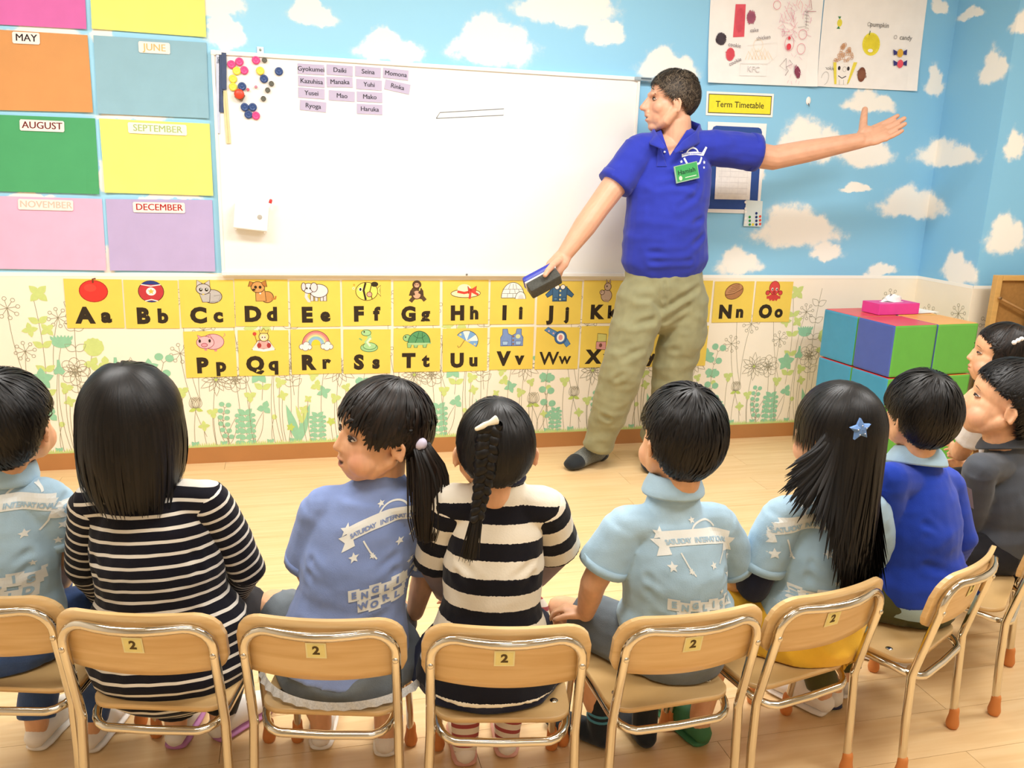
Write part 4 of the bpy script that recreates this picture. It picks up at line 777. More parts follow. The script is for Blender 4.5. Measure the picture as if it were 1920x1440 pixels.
for i, ((x, y), an, lab) in enumerate(CH):
    c = proto if i == 0 else copy_tree(proto)
    c.location = (x, y, 0); c.rotation_euler = (0, 0, math.radians(an)); tag(c, 'small plywood and chrome school chair ' + lab, 'chair', 'school chairs in a half circle'); CHAIRS.append((A([x, y, 0]), math.radians(an)))
# ================================================================ people
def hair_mat(name, c1, c2, rough=.42):
    if name in MATS: return MATS[name]
    m, nt, b = bsdf(name); L = nt.links; at_ = N(nt, 'ShaderNodeAttribute', attribute_name='shade')
    cr = N(nt, 'ShaderNodeValToRGB'); cr.color_ramp.elements[0].color = (*lin(c1), 1); cr.color_ramp.elements[1].color = (*lin(c2), 1); L.new(at_.outputs['Fac'], cr.inputs[0]); L.new(cr.outputs[0], b.inputs['Base Color'])
    b.inputs['Roughness'].default_value = rough; b.inputs['Specular IOR Level'].default_value = .3; MATS[name] = m; return m
def skin_mat(name, base, lip):
    if name in MATS: return MATS[name]
    m, nt, b = bsdf(name); L = nt.links; at_ = N(nt, 'ShaderNodeAttribute', attribute_name='tint')
    nz = N(nt, 'ShaderNodeTexNoise'); nz.inputs['Scale'].default_value = 35; nz.inputs['Detail'].default_value = 3
    c = lin(base); cr = N(nt, 'ShaderNodeValToRGB'); e = cr.color_ramp.elements; e[0].color = tuple(x*.93 for x in c)+(1,); e[1].color = tuple(min(1, x*1.06) for x in c)+(1,); e[0].position = .3; e[1].position = .7; L.new(nz.outputs[0], cr.inputs[0])
    sp = N(nt, 'ShaderNodeSeparateColor'); L.new(at_.outputs['Color'], sp.inputs[0]); cur = cr.outputs[0]
    for i, col in enumerate((lin('#d9867a'), lin(lip), lin('#4a2018'))):
        mx = N(nt, 'ShaderNodeMix', data_type='RGBA'); L.new(sp.outputs[i], mx.inputs[0]); L.new(cur, mx.inputs[6]); mx.inputs[7].default_value = (*col, 1); cur = mx.outputs[2]
    L.new(cur, b.inputs['Base Color']); b.inputs['Roughness'].default_value = .48; b.inputs['Subsurface Weight'].default_value = .12; b.inputs['Subsurface Radius'].default_value = (.012, .005, .003); b.inputs['Subsurface Scale'].default_value = 1
    MATS[name] = m; return m
def cloth(name, col, bump=.25, bscale=420, var=.06, rough=.85, sheen=.15): return mat('cloth_'+name, col, rough, var, 22, bump, bscale, 0, .2, None, 0, sheen)
def stripe_mat(name, base, line, pitch, duty, fuzz=0.0):
    if name in MATS: return MATS[name]
    m, nt, b = bsdf(name); L = nt.links; at_ = N(nt, 'ShaderNodeAttribute', attribute_name='run')
    tc = N(nt, 'ShaderNodeTexCoord'); nz = N(nt, 'ShaderNodeTexNoise'); nz.inputs['Scale'].default_value = 260; L.new(tc.outputs['Object'], nz.inputs['Vector'])
    ad = N(nt, 'ShaderNodeMath', operation='MULTIPLY_ADD'); ad.inputs[1].default_value = fuzz; L.new(nz.outputs[0], ad.inputs[0]); L.new(at_.outputs['Fac'], ad.inputs[2])
    dv = N(nt, 'ShaderNodeMath', operation='DIVIDE'); dv.inputs[1].default_value = pitch; L.new(ad.outputs[0], dv.inputs[0]); fr = N(nt, 'ShaderNodeMath', operation='FRACT'); L.new(dv.outputs[0], fr.inputs[0])
    lt = N(nt, 'ShaderNodeMath', operation='LESS_THAN'); lt.inputs[1].default_value = duty; L.new(fr.outputs[0], lt.inputs[0])
    mx = N(nt, 'ShaderNodeMix', data_type='RGBA'); mx.inputs[6].default_value = (*lin(base), 1); mx.inputs[7].default_value = (*lin(line), 1); L.new(lt.outputs[0], mx.inputs[0]); L.new(mx.outputs[2], b.inputs['Base Color'])
    bp = N(nt, 'ShaderNodeBump'); bp.inputs['Strength'].default_value = .25; bp.inputs['Distance'].default_value = .002; L.new(nz.outputs[0], bp.inputs['Height']); L.new(bp.outputs[0], b.inputs['Normal'])
    b.inputs['Roughness'].default_value = .9; b.inputs['Specular IOR Level'].default_value = .15; b.inputs['Sheen Weight'].default_value = .1; MATS[name] = m; return m
SKIN_K = skin_mat('skin_child', '#dea981', '#c46a60'); SKIN_T = skin_mat('skin_adult', '#d6a284', '#c07468')
HAIR_K = hair_mat('hair_black', '#060404', '#15110e'); HAIR_B = hair_mat('hair_soft_brown', '#0b0705', '#241912'); HAIR_T = hair_mat('hair_greying', '#1e1712', '#6a5c4c', .55)
def rotm(yaw, pitch=0, roll=0):
    """columns: right, forward, up; yaw turns left, pitch lifts the gaze, roll tips to the person's right"""
    R = Matrix.Rotation(math.radians(yaw), 3, 'Z')@Matrix.Rotation(math.radians(pitch), 3, 'X')@Matrix.Rotation(math.radians(roll), 3, 'Y'); return A(R)
def EAR(x, y, z, s, r):
    C_ = [(.45, -.95), (.62, -.45), (.78, -.75*0+.25), (.45, .85), (-.15, 1.0), (-.55, .6), (-.5, .1)]
    return [('t', [(sg*(x+.004*(1-abs(b))+.007*max(0, a+.2)), y-a*s*.8, z+b*s) for a, b in C_], [r*1.35, r, r, r, r*.95, r*.8, r*.5]) for sg in (-1, 1)]
HEADS = {
 'kid': dict(scalp=((0, -.014, .010), (.0765, .090, .093)), cran=((0, -.012, .026), (.074, .088, .076)), parts=[('e', (0, .018, -.028), (.063, .064, .066)), ('e', (0, .044, -.078), (.028, .026, .020)), ('e', (.031, .042, -.046), (.033, .032, .033)), ('e', (-.031, .042, -.046), (.033, .032, .033)), ('e', (0, .038, -.056), (.046, .042, .040)), ('t', [(.054, .0, -.040), (.038, .028, -.064), (0, .046, -.078)], [.018, .020, .018]), ('t', [(-.054, .0, -.040), (-.038, .028, -.064), (0, .046, -.078)], [.018, .020, .018]),
    ('t', [(0, .074, .004), (0, .080, -.012), (0, .0855, -.023)], [.007, .0078, .0092]), ('t', [(0, .066, .004), (0, .072, -.012), (0, .078, -.024)], [.009, .010, .011]), ('e', (.008, .081, -.026), (.006, .006, .005)), ('e', (-.008, .081, -.026), (.006, .006, .005)),
    ('e', (0, .0795, -.0485), (.017, .006, .0045)), ('e', (0, .0775, -.060), (.014, .0065, .0055)), ('e', (.073, -.008, -.014), (.005, .012, .019)), ('e', (-.073, -.008, -.014), (.005, .012, .019)), *EAR(.0745, -.008, -.014, .0195, .0042), ('t', [(0, -.014, -.03), (0, -.018, -.095)], [.040, .036])],
    eye=(.031, .0725, .002), esock=.0045, lips=[((0, .086, -.0485), (.019, .012, .0055)), ((0, .085, -.060), (.016, .012, .0065))], mouth=((0, .087, -.0545), (.017, .014, .0024)), cheek=((.042, .062, -.038), .022)),
 'man': dict(scalp=((0, -.016, .022), (.080, .102, .097)), cran=((0, -.012, .034), (.077, .098, .084)), parts=[('e', (0, .026, -.035), (.066, .070, .085)), ('e', (0, .066, -.106), (.030, .028, .022)), ('e', (0, .048, -.06), (.054, .050, .058)), ('t', [(.062, -.004, -.045), (.050, .028, -.085), (0, .066, -.108)], [.020, .022, .020]), ('t', [(-.062, -.004, -.045), (-.050, .028, -.085), (0, .066, -.108)], [.020, .022, .020]), ('e', (0, .075, -.07), (.034, .028, .034)), ('e', (0, .084, .022), (.050, .014, .013)), ('e', (.036, .058, -.030), (.030, .028, .032)), ('e', (-.036, .058, -.030), (.030, .028, .032)),
    ('t', [(0, .090, .012), (0, .106, -.010), (0, .121, -.031)], [.009, .0105, .0125]), ('t', [(0, .080, .012), (0, .088, -.01), (0, .100, -.034)], [.012, .014, .016]), ('e', (.011, .110, -.035), (.008, .010, .008)), ('e', (-.011, .110, -.035), (.008, .010, .008)), ('e', (0, .100, -.050), (.02, .010, .014)),
    ('e', (0, .1015, -.062), (.021, .008, .0055)), ('e', (0, .0985, -.079), (.019, .009, .0075)), ('e', (.076, -.004, -.022), (.006, .013, .022)), ('e', (-.076, -.004, -.022), (.006, .013, .022)), *EAR(.078, -.004, -.022, .027, .005), ('t', [(0, -.018, -.03), (0, -.030, -.12)], [.056, .056])],
    eye=(.032, .0845, .002), esock=.006, lips=[((0, .108, -.062), (.022, .012, .006)), ((0, .107, -.079), (.02, .012, .008))], mouth=((0, .106, -.070), (.019, .018, .0055)), cheek=((.046, .075, -.034), .022))}
def head_parts(kind, H, C, s=1.0):
    h = HEADS[kind]; out = []
    def w(p): return C+H@(A(p)*s)
    out.append(ell(w(h['cran'][0]), A(h['cran'][1])*s, H, 28, 18))
    for q in h['parts']:
        if q[0] == 'e': out.append(ell(w(q[1]), A(q[2])*s, H, 20, 12))
        else: out.append(tube([w(p) for p in q[1]], [r*s for r in q[2]], 14, ref=H[:, 0]))
    return out
def finish_head(me, kind, H, C, s, smile=0.0):
    """eye sockets, ear hollows and the tints of lips and cheeks, in the head's own frame"""
    h = HEADS[kind]; co = coords(me); L = ((co-C)@H)/s; ex, ey, ez = h['eye']; d = np.zeros_like(L)
    for sg in (-1, 1):
        g = np.exp(-(((L[:, 0]-sg*ex)/.014)**2+((L[:, 1]-ey)/.02)**2+((L[:, 2]-ez)/.0095)**2)); d[:, 1] -= g*h['esock']
        ear = [p for p in h['parts'] if p[0] == 'e' and p[1][0]*sg > .07][0]; g = np.exp(-(((L[:, 0]-sg*(ear[1][0]+.006))/.006)**2+((L[:, 1]-ear[1][1]-.003)/.007)**2+((L[:, 2]-ear[1][2]-.004)/.011)**2)); d[:, 0] -= sg*g*.006
    t = np.zeros((len(L), 3))
    for sg in (-1, 1):
        c, r = h['cheek']; g = np.exp(-(((L[:, 0]-sg*c[0])/r)**2+((L[:, 1]-c[1])/r)**2+((L[:, 2]-c[2])/r)**2)); t[:, 0] = np.maximum(t[:, 0], g*(.34 if kind == 'kid' else .22))
        ear = [p for p in h['parts'] if p[0] == 'e' and p[1][0]*sg > .07][0]; g = np.exp(-(((L[:, 0]-sg*ear[1][0])/.012)**2+((L[:, 1]-ear[1][1])/.02)**2+((L[:, 2]-ear[1][2])/.03)**2)); t[:, 0] = np.maximum(t[:, 0], g*.35)
    if kind == 'man': g = np.exp(-((L[:, 0]/.02)**2+((L[:, 1]-.118)/.02)**2+((L[:, 2]+.03)/.018)**2)); t[:, 0] = np.maximum(t[:, 0], g*.35)
    for c, r in h['lips']:
        g = np.clip(1.6*(1-np.sqrt((((L-A(c))/A(r))**2).sum(1))), 0, 1); t[:, 1] = np.maximum(t[:, 1], g*.8)
    L = L.copy(); L[:, 2] -= smile*22*L[:, 0]**2
    c, r = h['mouth']; r = (r[0]*(1+.25*smile), r[1]*(1+.3*smile), r[2]*(1+1.9*smile)); g = np.clip(2.2*(1-np.sqrt((((L-A(c))/A(r))**2).sum(1))), 0, 1); t[:, 2] = g; d[:, 1] -= g*.004
    set_coords(me, co+(d*s)@H.T); attr(me, 'tint', t)
def eyes(par, base, kind, H, C, s, which=(-1, 1), open_=1.0, brows=True):
    ex, ey, ez = HEADS[kind]['eye']; a = .0115 if kind == 'kid' else .0125
    for sg in which:
        R = H@rotm(-sg*16); c = C+H@(A([sg*ex, ey-.0075, ez])*s)-base
        e = mk('eye', *ell(c, A([a, .0075, .0050*open_])*s, R, 18, 10), mat('eye_white', '#c9bbb0', .25, 0), par, True)
        mk('iris', *ell(c+R@A([-sg*.001, .0032, 0])*s, A([.0082 if kind == 'kid' else .0064, .0054, .0056*open_])*s, R, 14, 8), mat('iris_dark', '#1a0f0a', .12, 0), e, True)
        b = [(-1, .0010), (-.5, .0052), (0, .0068), (.5, .0058), (1.05, .0012)]
        mk('eyelid', *tube([c+R@(A([q*a, .0058-.003*q*q, z*open_+.0006])*s) for q, z in b], [.0012*s, .0018*s, .002*s, .0018*s, .001*s], 6), mat('lash_dark', '#2a1a14', .6, 0), e, True)
        br = .020 if kind == 'kid' else .022; bs = .32 if kind == 'kid' else 1
        if brows: mk('eyebrow', *tube([c+R@(A([sg*q*a*1.3, .0085-.0035*q*q, br+z])*s) for q, z in ((-1, .001), (-.4, .002), (.3, .001), (1.1, -.004))], [(.0014*s*bs, .002*s*bs), (.002*s*bs, .0034*s*bs), (.002*s*bs, .003*s*bs), (.0008*s*bs, .001*s*bs)], 6), mat('brow_dark' if kind == 'kid' else 'brow_grey', '#2a1d16' if kind == 'kid' else '#5a4636', .8, 0), par, True)
def hand_parts(W, d, n, size, side, curl=20, spread=8, tcurl=20, tang=45, fr=1.1):
    """palm and five fingers; W wrist, d pointing direction, n out of the palm, side=+1 when the thumb lies towards d x n"""
    d = unit(d); n = unit(A(n)-d*(A(n)@d)); u = np.cross(d, n)*side; k = size; out = []
    R = np.stack([u, d, n], 1)
    out.append(ell(W+d*.048*k, (.038*k, .050*k, .016*k), R, 18, 12)); out.append(ell(W+d*.075*k, (.040*k, .022*k, .013*k), R, 16, 10)); out.append(ell(W+d*.03*k+u*.022*k+n*.006*k, (.018*k, .030*k, .016*k), R, 14, 10)); out.append(tube([W-d*.012*k, W+d*.03*k], [(.027*k, .020*k), (.033*k, .018*k)], 14, ref=u))
    for i, (off, L, r) in enumerate(((.029, .068, .0088), (.0095, .076, .0090), (-.010, .070, .0086), (-.0285, .055, .0076))):
        an = math.radians(spread*(1.5-i)*.9); dd = d*math.cos(an)+u*math.sin(an); p = W+d*(.083-.004*abs(i-1.2))*k+u*off*k; pts = [p-dd*.02*k]; c = math.radians(curl*(1+.12*i))
        cur = 0; pts.append(p)
        for f, sc_ in ((.45, .7), (.32, 1.0), (.23, .8)):
            cur += c*sc_; p = p+(dd*math.cos(cur)+n*math.sin(cur))*L*f*k; pts.append(p)
        out.append(tube(pts, [r*1.0*k*fr, r*1.02*k*fr, r*.96*k*fr, r*.90*k*fr, r*.78*k*fr], 10, ref=u))
    ta = math.radians(tang); td = d*math.cos(ta)+u*math.sin(ta); p = W+d*.022*k+u*.024*k+n*.006*k; pts = [p]; cur = 0
    for f, sc_ in ((.036, .2), (.030, .8), (.024, .6)):
        cur += math.radians(tcurl)*sc_; q = td*math.cos(cur)+(n*.75+d*.5)*math.sin(cur); p = p+unit(q)*f*k; pts.append(p)
    out.append(tube(pts, [.0140*k*fr, .0122*k*fr, .0108*k*fr, .0092*k*fr], 10, ref=n)); return out
def wrinkle(me, amp, scale, seed=0, ax=(1, 1, 1)):
    co = coords(me); no = normals(me); o = Vector((seed*3.7, seed*1.3, seed*5.1)); ax = A(ax)
    d = A([noise.noise(Vector(p*ax*scale)+o)+.5*noise.noise(Vector(p*ax*scale*2.1)+o*2) for p in co]); d = np.where(d > 0, d, d*.6)
    set_coords(me, co+no*(d*amp)[:, None])
def crease(me, lines):
    """long soft folds: pushes the cloth in along given polylines (points, width, depth)"""
    co = coords(me); no = normals(me); d = np.zeros(len(co))
    for pts, wd, dp in lines: q, _ = near(co, pts); d -= dp*np.exp(-(q/wd)**2); d += dp*.55*np.exp(-((q-wd*1.8)/wd)**2)
    set_coords(me, co+no*d[:, None])
def near(P, path):
    """distance to a polyline and the run along it"""
    path = [A(p, dtype=float) for p in path]; best = np.full(len(P), 1e9); run = np.zeros(len(P)); acc = 0
    for a, b in zip(path[:-1], path[1:]):
        ab = b-a; L = np.linalg.norm(ab); t = ((P-a)@ab)/L**2; tc = np.clip(t, 0, 1); d = np.linalg.norm(P-(a+tc[:, None]*ab), axis=1); m = d < best; best[m] = d[m]; run[m] = (acc+t*L)[m]; acc += L
    return best, run
def locks(paths, nrm, wid, taper, flat=.22, shade=None):
    """many tapered hair locks: paths (n,k,3), outward normals (n,k,3), widths (n,)"""
    n, K, _ = paths.shape; t = np.gradient(paths, axis=1); t /= np.linalg.norm(t, axis=2, keepdims=True)+1e-9
    s = np.cross(t, nrm); s /= np.linalg.norm(s, axis=2, keepdims=True)+1e-9; u = np.cross(s, t); w_ = wid[:, None, None]*taper[None, :, None]
    ring = np.stack([paths+s*w_, paths+u*w_*flat, paths-s*w_], 2); V = ring.reshape(-1, 3)
    idx = np.arange(n*K*3).reshape(n, K, 3); q = []
    for e in range(2):
        a, b = idx[:, :-1, e], idx[:, :-1, e+1]; c, d = idx[:, 1:, e+1], idx[:, 1:, e]; q.append(np.stack([a, d, c, b], -1).reshape(-1, 4))
    Fc = np.concatenate(q); sh = np.repeat(shade if shade is not None else rng.random(n)**1.6, K*3); return V, Fc, sh
def fast_mesh(name, V, Fc, m, parent, sh=None):
    me = bpy.data.meshes.new(name); me.vertices.add(len(V)); me.vertices.foreach_set('co', np.asarray(V, np.float32).ravel()); n = len(Fc); me.loops.add(n*4); me.polygons.add(n)
    me.loops.foreach_set('vertex_index', np.asarray(Fc, np.int32).ravel()); me.polygons.foreach_set('loop_start', np.arange(0, n*4, 4, dtype=np.int32)); me.update(calc_edges=True); me.validate()
    if sh is not None: attr(me, 'shade', sh)
    return link_mesh(name, me, m, parent, True)
def interp(tab, ph):
    """periodic table over azimuth in degrees (symmetric)"""
    x = np.abs((ph+180) % 360-180); ks = sorted(tab); return np.interp(x, ks, [tab[k] for k in ks])
class Hair:
    def __init__(s, H, C, kind, sc, base, tilt=20, grow=1.0):
        s.H, s.C, s.sc, s.base = H, C, sc, base; c, r = HEADS[kind].get('scalp', HEADS[kind]['cran']); s.c, s.r = A(c), A(r)*grow; q = math.radians(tilt); s.pole = A([0, -math.sin(q), math.cos(q)]); s.e1 = A([0, math.cos(q), math.sin(q)]); s.e2 = A([1., 0, 0]); s.acc = []
    def dirs(s, th, ph): st = np.sin(th); return np.cos(th)[..., None]*s.pole+st[..., None]*(np.cos(ph)[..., None]*s.e1+np.sin(ph)[..., None]*s.e2)
    def surf(s, th, ph, k):
        d = s.dirs(th, ph); R = 1/np.sqrt(((d/s.r)**2).sum(-1)); return s.c+d*(R*k)[..., None], d
    def world(s, P): return s.C+(P*s.sc)@s.H.T-s.base
    def wdir(s, d): return d@s.H.T
    def cap(s, end, k=1.05, n=48, m=14, back=0):
        ph = np.linspace(0, 2*np.pi, n, endpoint=False); e = np.radians(interp(end, np.degrees(ph))-back); th = np.linspace(.001, 1, m)[:, None]*e[None]; P, d = s.surf(th, np.repeat(ph[None], m, 0), np.full((m, n), k)); V = s.world(P.reshape(-1, 3)); Fc = [(i*n+j, (i+1)*n+j, (i+1)*n+(j+1) % n, i*n+(j+1) % n) for i in range(m-1) for j in range(n)]
        s.acc.append((V, A(Fc), np.full(len(V), .25))); s.crown = True
    def comb(s, end, N_, length=(28, 55), k0=1.03, k1=1.09, w=.0042, K=8, hang=None, jit=5, swirl=10, lift=0, start=0):
        """locks combed away from the crown; hang = fn(world end points, azimuth) -> extra points below the skull"""
        ph = rng.random(N_)*2*np.pi; e = interp(end, np.degrees(ph))+rng.normal(0, jit, N_); u = rng.random(N_); t0 = start+(e-start)*np.sqrt(u)*.92; full = rng.random(N_) < (.55 if hang else .0)
        t1 = np.minimum(t0+rng.uniform(*length, N_), e); 
        if hang: t1 = np.where(full, e, t1)
        sw = np.radians(rng.normal(0, swirl, N_)); s_ = np.linspace(0, 1, K); th = np.radians(t0)[:, None]*(1-s_)+np.radians(np.maximum(t1, t0+6))[:, None]*s_; phs = ph[:, None]+sw[:, None]*s_**1.5
        kk = k0+(k1-k0)*np.sin(np.pi*np.clip(s_*.8+.1, 0, 1))[None]*rng.uniform(.5, 1.1, N_)[:, None]+lift*s_[None]**2*rng.uniform(.2, 1, N_)[:, None]
        P, d = s.surf(th, phs, kk); V = s.world(P.reshape(-1, 3)).reshape(N_, K, 3); nn = s.wdir(d); tp = np.sqrt(np.clip(1-(s_-.35)**2/.45, .02, 1)); tp[0] = .5; tp[-1] = .12
        v, f, sh = locks(V, nn, rng.uniform(.6, 1.2, N_)*w*s.sc, tp); s.acc.append((v, f, sh))
    def fall(s, roots_th, roots_ph, path_fn, w=.005, K=14, k=1.06, head_pts=5, th0=.35):
        """long locks: from near the crown along the skull to (th, ph), then down the given path"""
        n = len(roots_th); s_ = np.linspace(0, 1, head_pts); th = roots_th[:, None]*(th0+(1-th0)*s_); ph = np.repeat(roots_ph[:, None], head_pts, 1); P, d = s.surf(th, ph, np.full(th.shape, k)*(1+.02*rng.random((n, 1)))); top = s.world(P.reshape(-1, 3)).reshape(n, head_pts, 3); nn = s.wdir(d)
        tail = path_fn(top[:, -1], n, K-head_pts); V = np.concatenate([top, tail], 1); nd = np.concatenate([nn, np.repeat(nn[:, -1:], K-head_pts, 1)], 1)
        s2 = np.linspace(0, 1, K); tp = np.clip(1.15-s2*.35, 0, 1); tp[-2] *= .7; tp[-1] = .1; tp[0] = .4; v, f, sh = locks(V, nd, rng.uniform(.6, 1.2, n)*w, tp); s.acc.append((v, f, sh))
    def add(s, V, Fc, shade=.3): s.acc.append((A(V), A(Fc), np.full(len(V), shade)))
    def build(s, name, m, parent):
        V, Fc, S = [], [], []; n = 0
        for v, f, h in s.acc: V.append(v); Fc.append(f+n); S.append(h); n += len(v)
        return fast_mesh(name, np.concatenate(V), np.concatenate(Fc), m, parent, np.concatenate(S))
def put(name, me, m, parent, base):
    set_coords(me, coords(me)-base); me.materials.clear(); return link_mesh(name, me, m, parent, True)
def shoe(par, base, P, d, L=.17, col='#efe9e2', sole='#c878a8', name='shoe', h=.055):
    """low indoor shoe: heel at P (floor), pointing along d"""
    d = unit(A([d[0], d[1], 0])); u = A([-d[1], d[0], 0]); P = A([P[0], P[1], 0]); st = [(-.0, .024, .026), (.02, .029, h*.62), (.06, .030, h*.66), (.10, .034, h*.52), (.14, .034, h*.40), (.165, .026, h*.30)]; k = L/.17
    V, Fc = tube([P+d*x*k+A([0, 0, z+.008]) for x, r, z in st], [(r*k, z) for x, r, z in st], 16, ref=u); V[:, 2] = np.maximum(V[:, 2], .009)
    o = mk(name, V-base, Fc, mat('shoe_'+col, col, .6, .05), par, True)
    V, Fc = tube([P+d*x*k+A([0, 0, .008]) for x, r, z in st], [(r*k*1.05, .008) for x, r, z in st], 16, ref=u); mk('sole', V-base, Fc, mat('sole_'+sole, sole, .6, .03), o, True); return o
def decal(name, art, target, par, base, O, ex, ey, n, col, scale=1):
    """print art on cloth: each vertex is dropped along -n onto the shirt"""
    ex, ey, n = unit(ex), unit(ey), unit(n); co = coords(target); tri = [tuple(p.vertices) for p in target.polygons]; bv = BVHTree.FromPolygons([tuple(p) for p in co], tri)
    bm = bmesh.new(); lay = {}
    for k, (v, f, c) in enumerate(art.sh):
        vs = [bm.verts.new((x*scale, y*scale, k)) for x, y in v]
        for q in f:
            try: fc = bm.faces.new([vs[i] for i in q]); fc.material_index = col.index(c)
            except ValueError: pass
    bmesh.ops.triangulate(bm, faces=bm.faces[:])
    for _ in range(4):
        ed = [e for e in bm.edges if (e.verts[0].co.xy-e.verts[1].co.xy).length > .010]
        if not ed: break
        bmesh.ops.subdivide_edges(bm, edges=ed, cuts=1); bmesh.ops.triangulate(bm, faces=[f for f in bm.faces if len(f.verts) > 3])
    dead = []
    for v in bm.verts:
        p = O+ex*v.co.x+ey*v.co.y; h, nn, i, dist = bv.ray_cast(Vector(p+n*.25), Vector(-n), .6)
        if h is None: dead.append(v); continue
        q = A(h)-base+n*(.0014+.0013*col.index(art.sh[int(v.co.z+.5)][2])); v.co = Vector(q)
    if dead: bmesh.ops.delete(bm, geom=dead, context='VERTS')
    me = bpy.data.meshes.new(name); bm.to_mesh(me); bm.free(); return link_mesh(name, me, [cloth('print_'+c, c, .05, 300, .02, .7, 0) for c in col], par)
def club_print(shirt):
    """back print of the club shirts: stars, ribbon banner and two lines of block lettering"""
    W_ = '#e9ece8'; a = Art(); R_, cy = .30, -.235
    def arcp(r, t): return (r*math.sin(math.radians(t)), cy+r*math.cos(math.radians(t)))
    a.poly([arcp(.315, t) for t in np.linspace(-17, 17, 14)]+[arcp(.283, t) for t in np.linspace(17, -17, 14)], W_)
    for sg in (-1, 1): a.poly([arcp(.300, sg*15), arcp(.303, sg*21), arcp(.285, sg*19), arcp(.270, sg*22), arcp(.268, sg*15)], W_)
    for i, ch in enumerate('SATURDAY INTERNATIONAL'):
        if ch != ' ': t = -15.2+i*30.4/21; p = arcp(.2925, t); a.text(ch, p[0], p[1], .0145, shirt, .0004, rot=-t)
    a.ring(.018, .070, .034, .026, .004, W_, a0=20, a1=160); a.star(-.088, .062, .017, W_, rot=80); a.star(-.012, .098, .009, W_, rot=100); a.star(-.072, -.002, .013, W_, rot=95); a.star(.088, .004, .010, W_, rot=70); a.star(.078, -.030, .009, W_, rot=85); a.star(.05, -.062, .007, W_); a.star(-.03, -.01, .008, W_, rot=70); a.star(.03, .0, .010, W_, rot=100)
    a.stroke([(-.05, .03), (-.035, .0), (-.02, -.02)], .0035, W_); a.stroke([(.075, .045), (.066, .02), (.05, .0)], .0035, W_)
    for wd, y, sx, n0 in (('ENGLISH', -.093, .0245, 3), ('WORLD', -.124, .0245, 2)):
        for i, ch in enumerate(wd):
            x = (i-n0)*sx+(.0 if wd == 'ENGLISH' else -.004); z = y+.003*(-1)**i
            a.poly([(x-.0135, z-.0135), (x+.0135, z-.0150), (x+.0135, z+.0135), (x-.0135, z+.0150)], W_); a.text(ch, x, z, .0215, shirt, .0012, rot=rnd.uniform(-9, 9))
    return a, [W_, shirt]
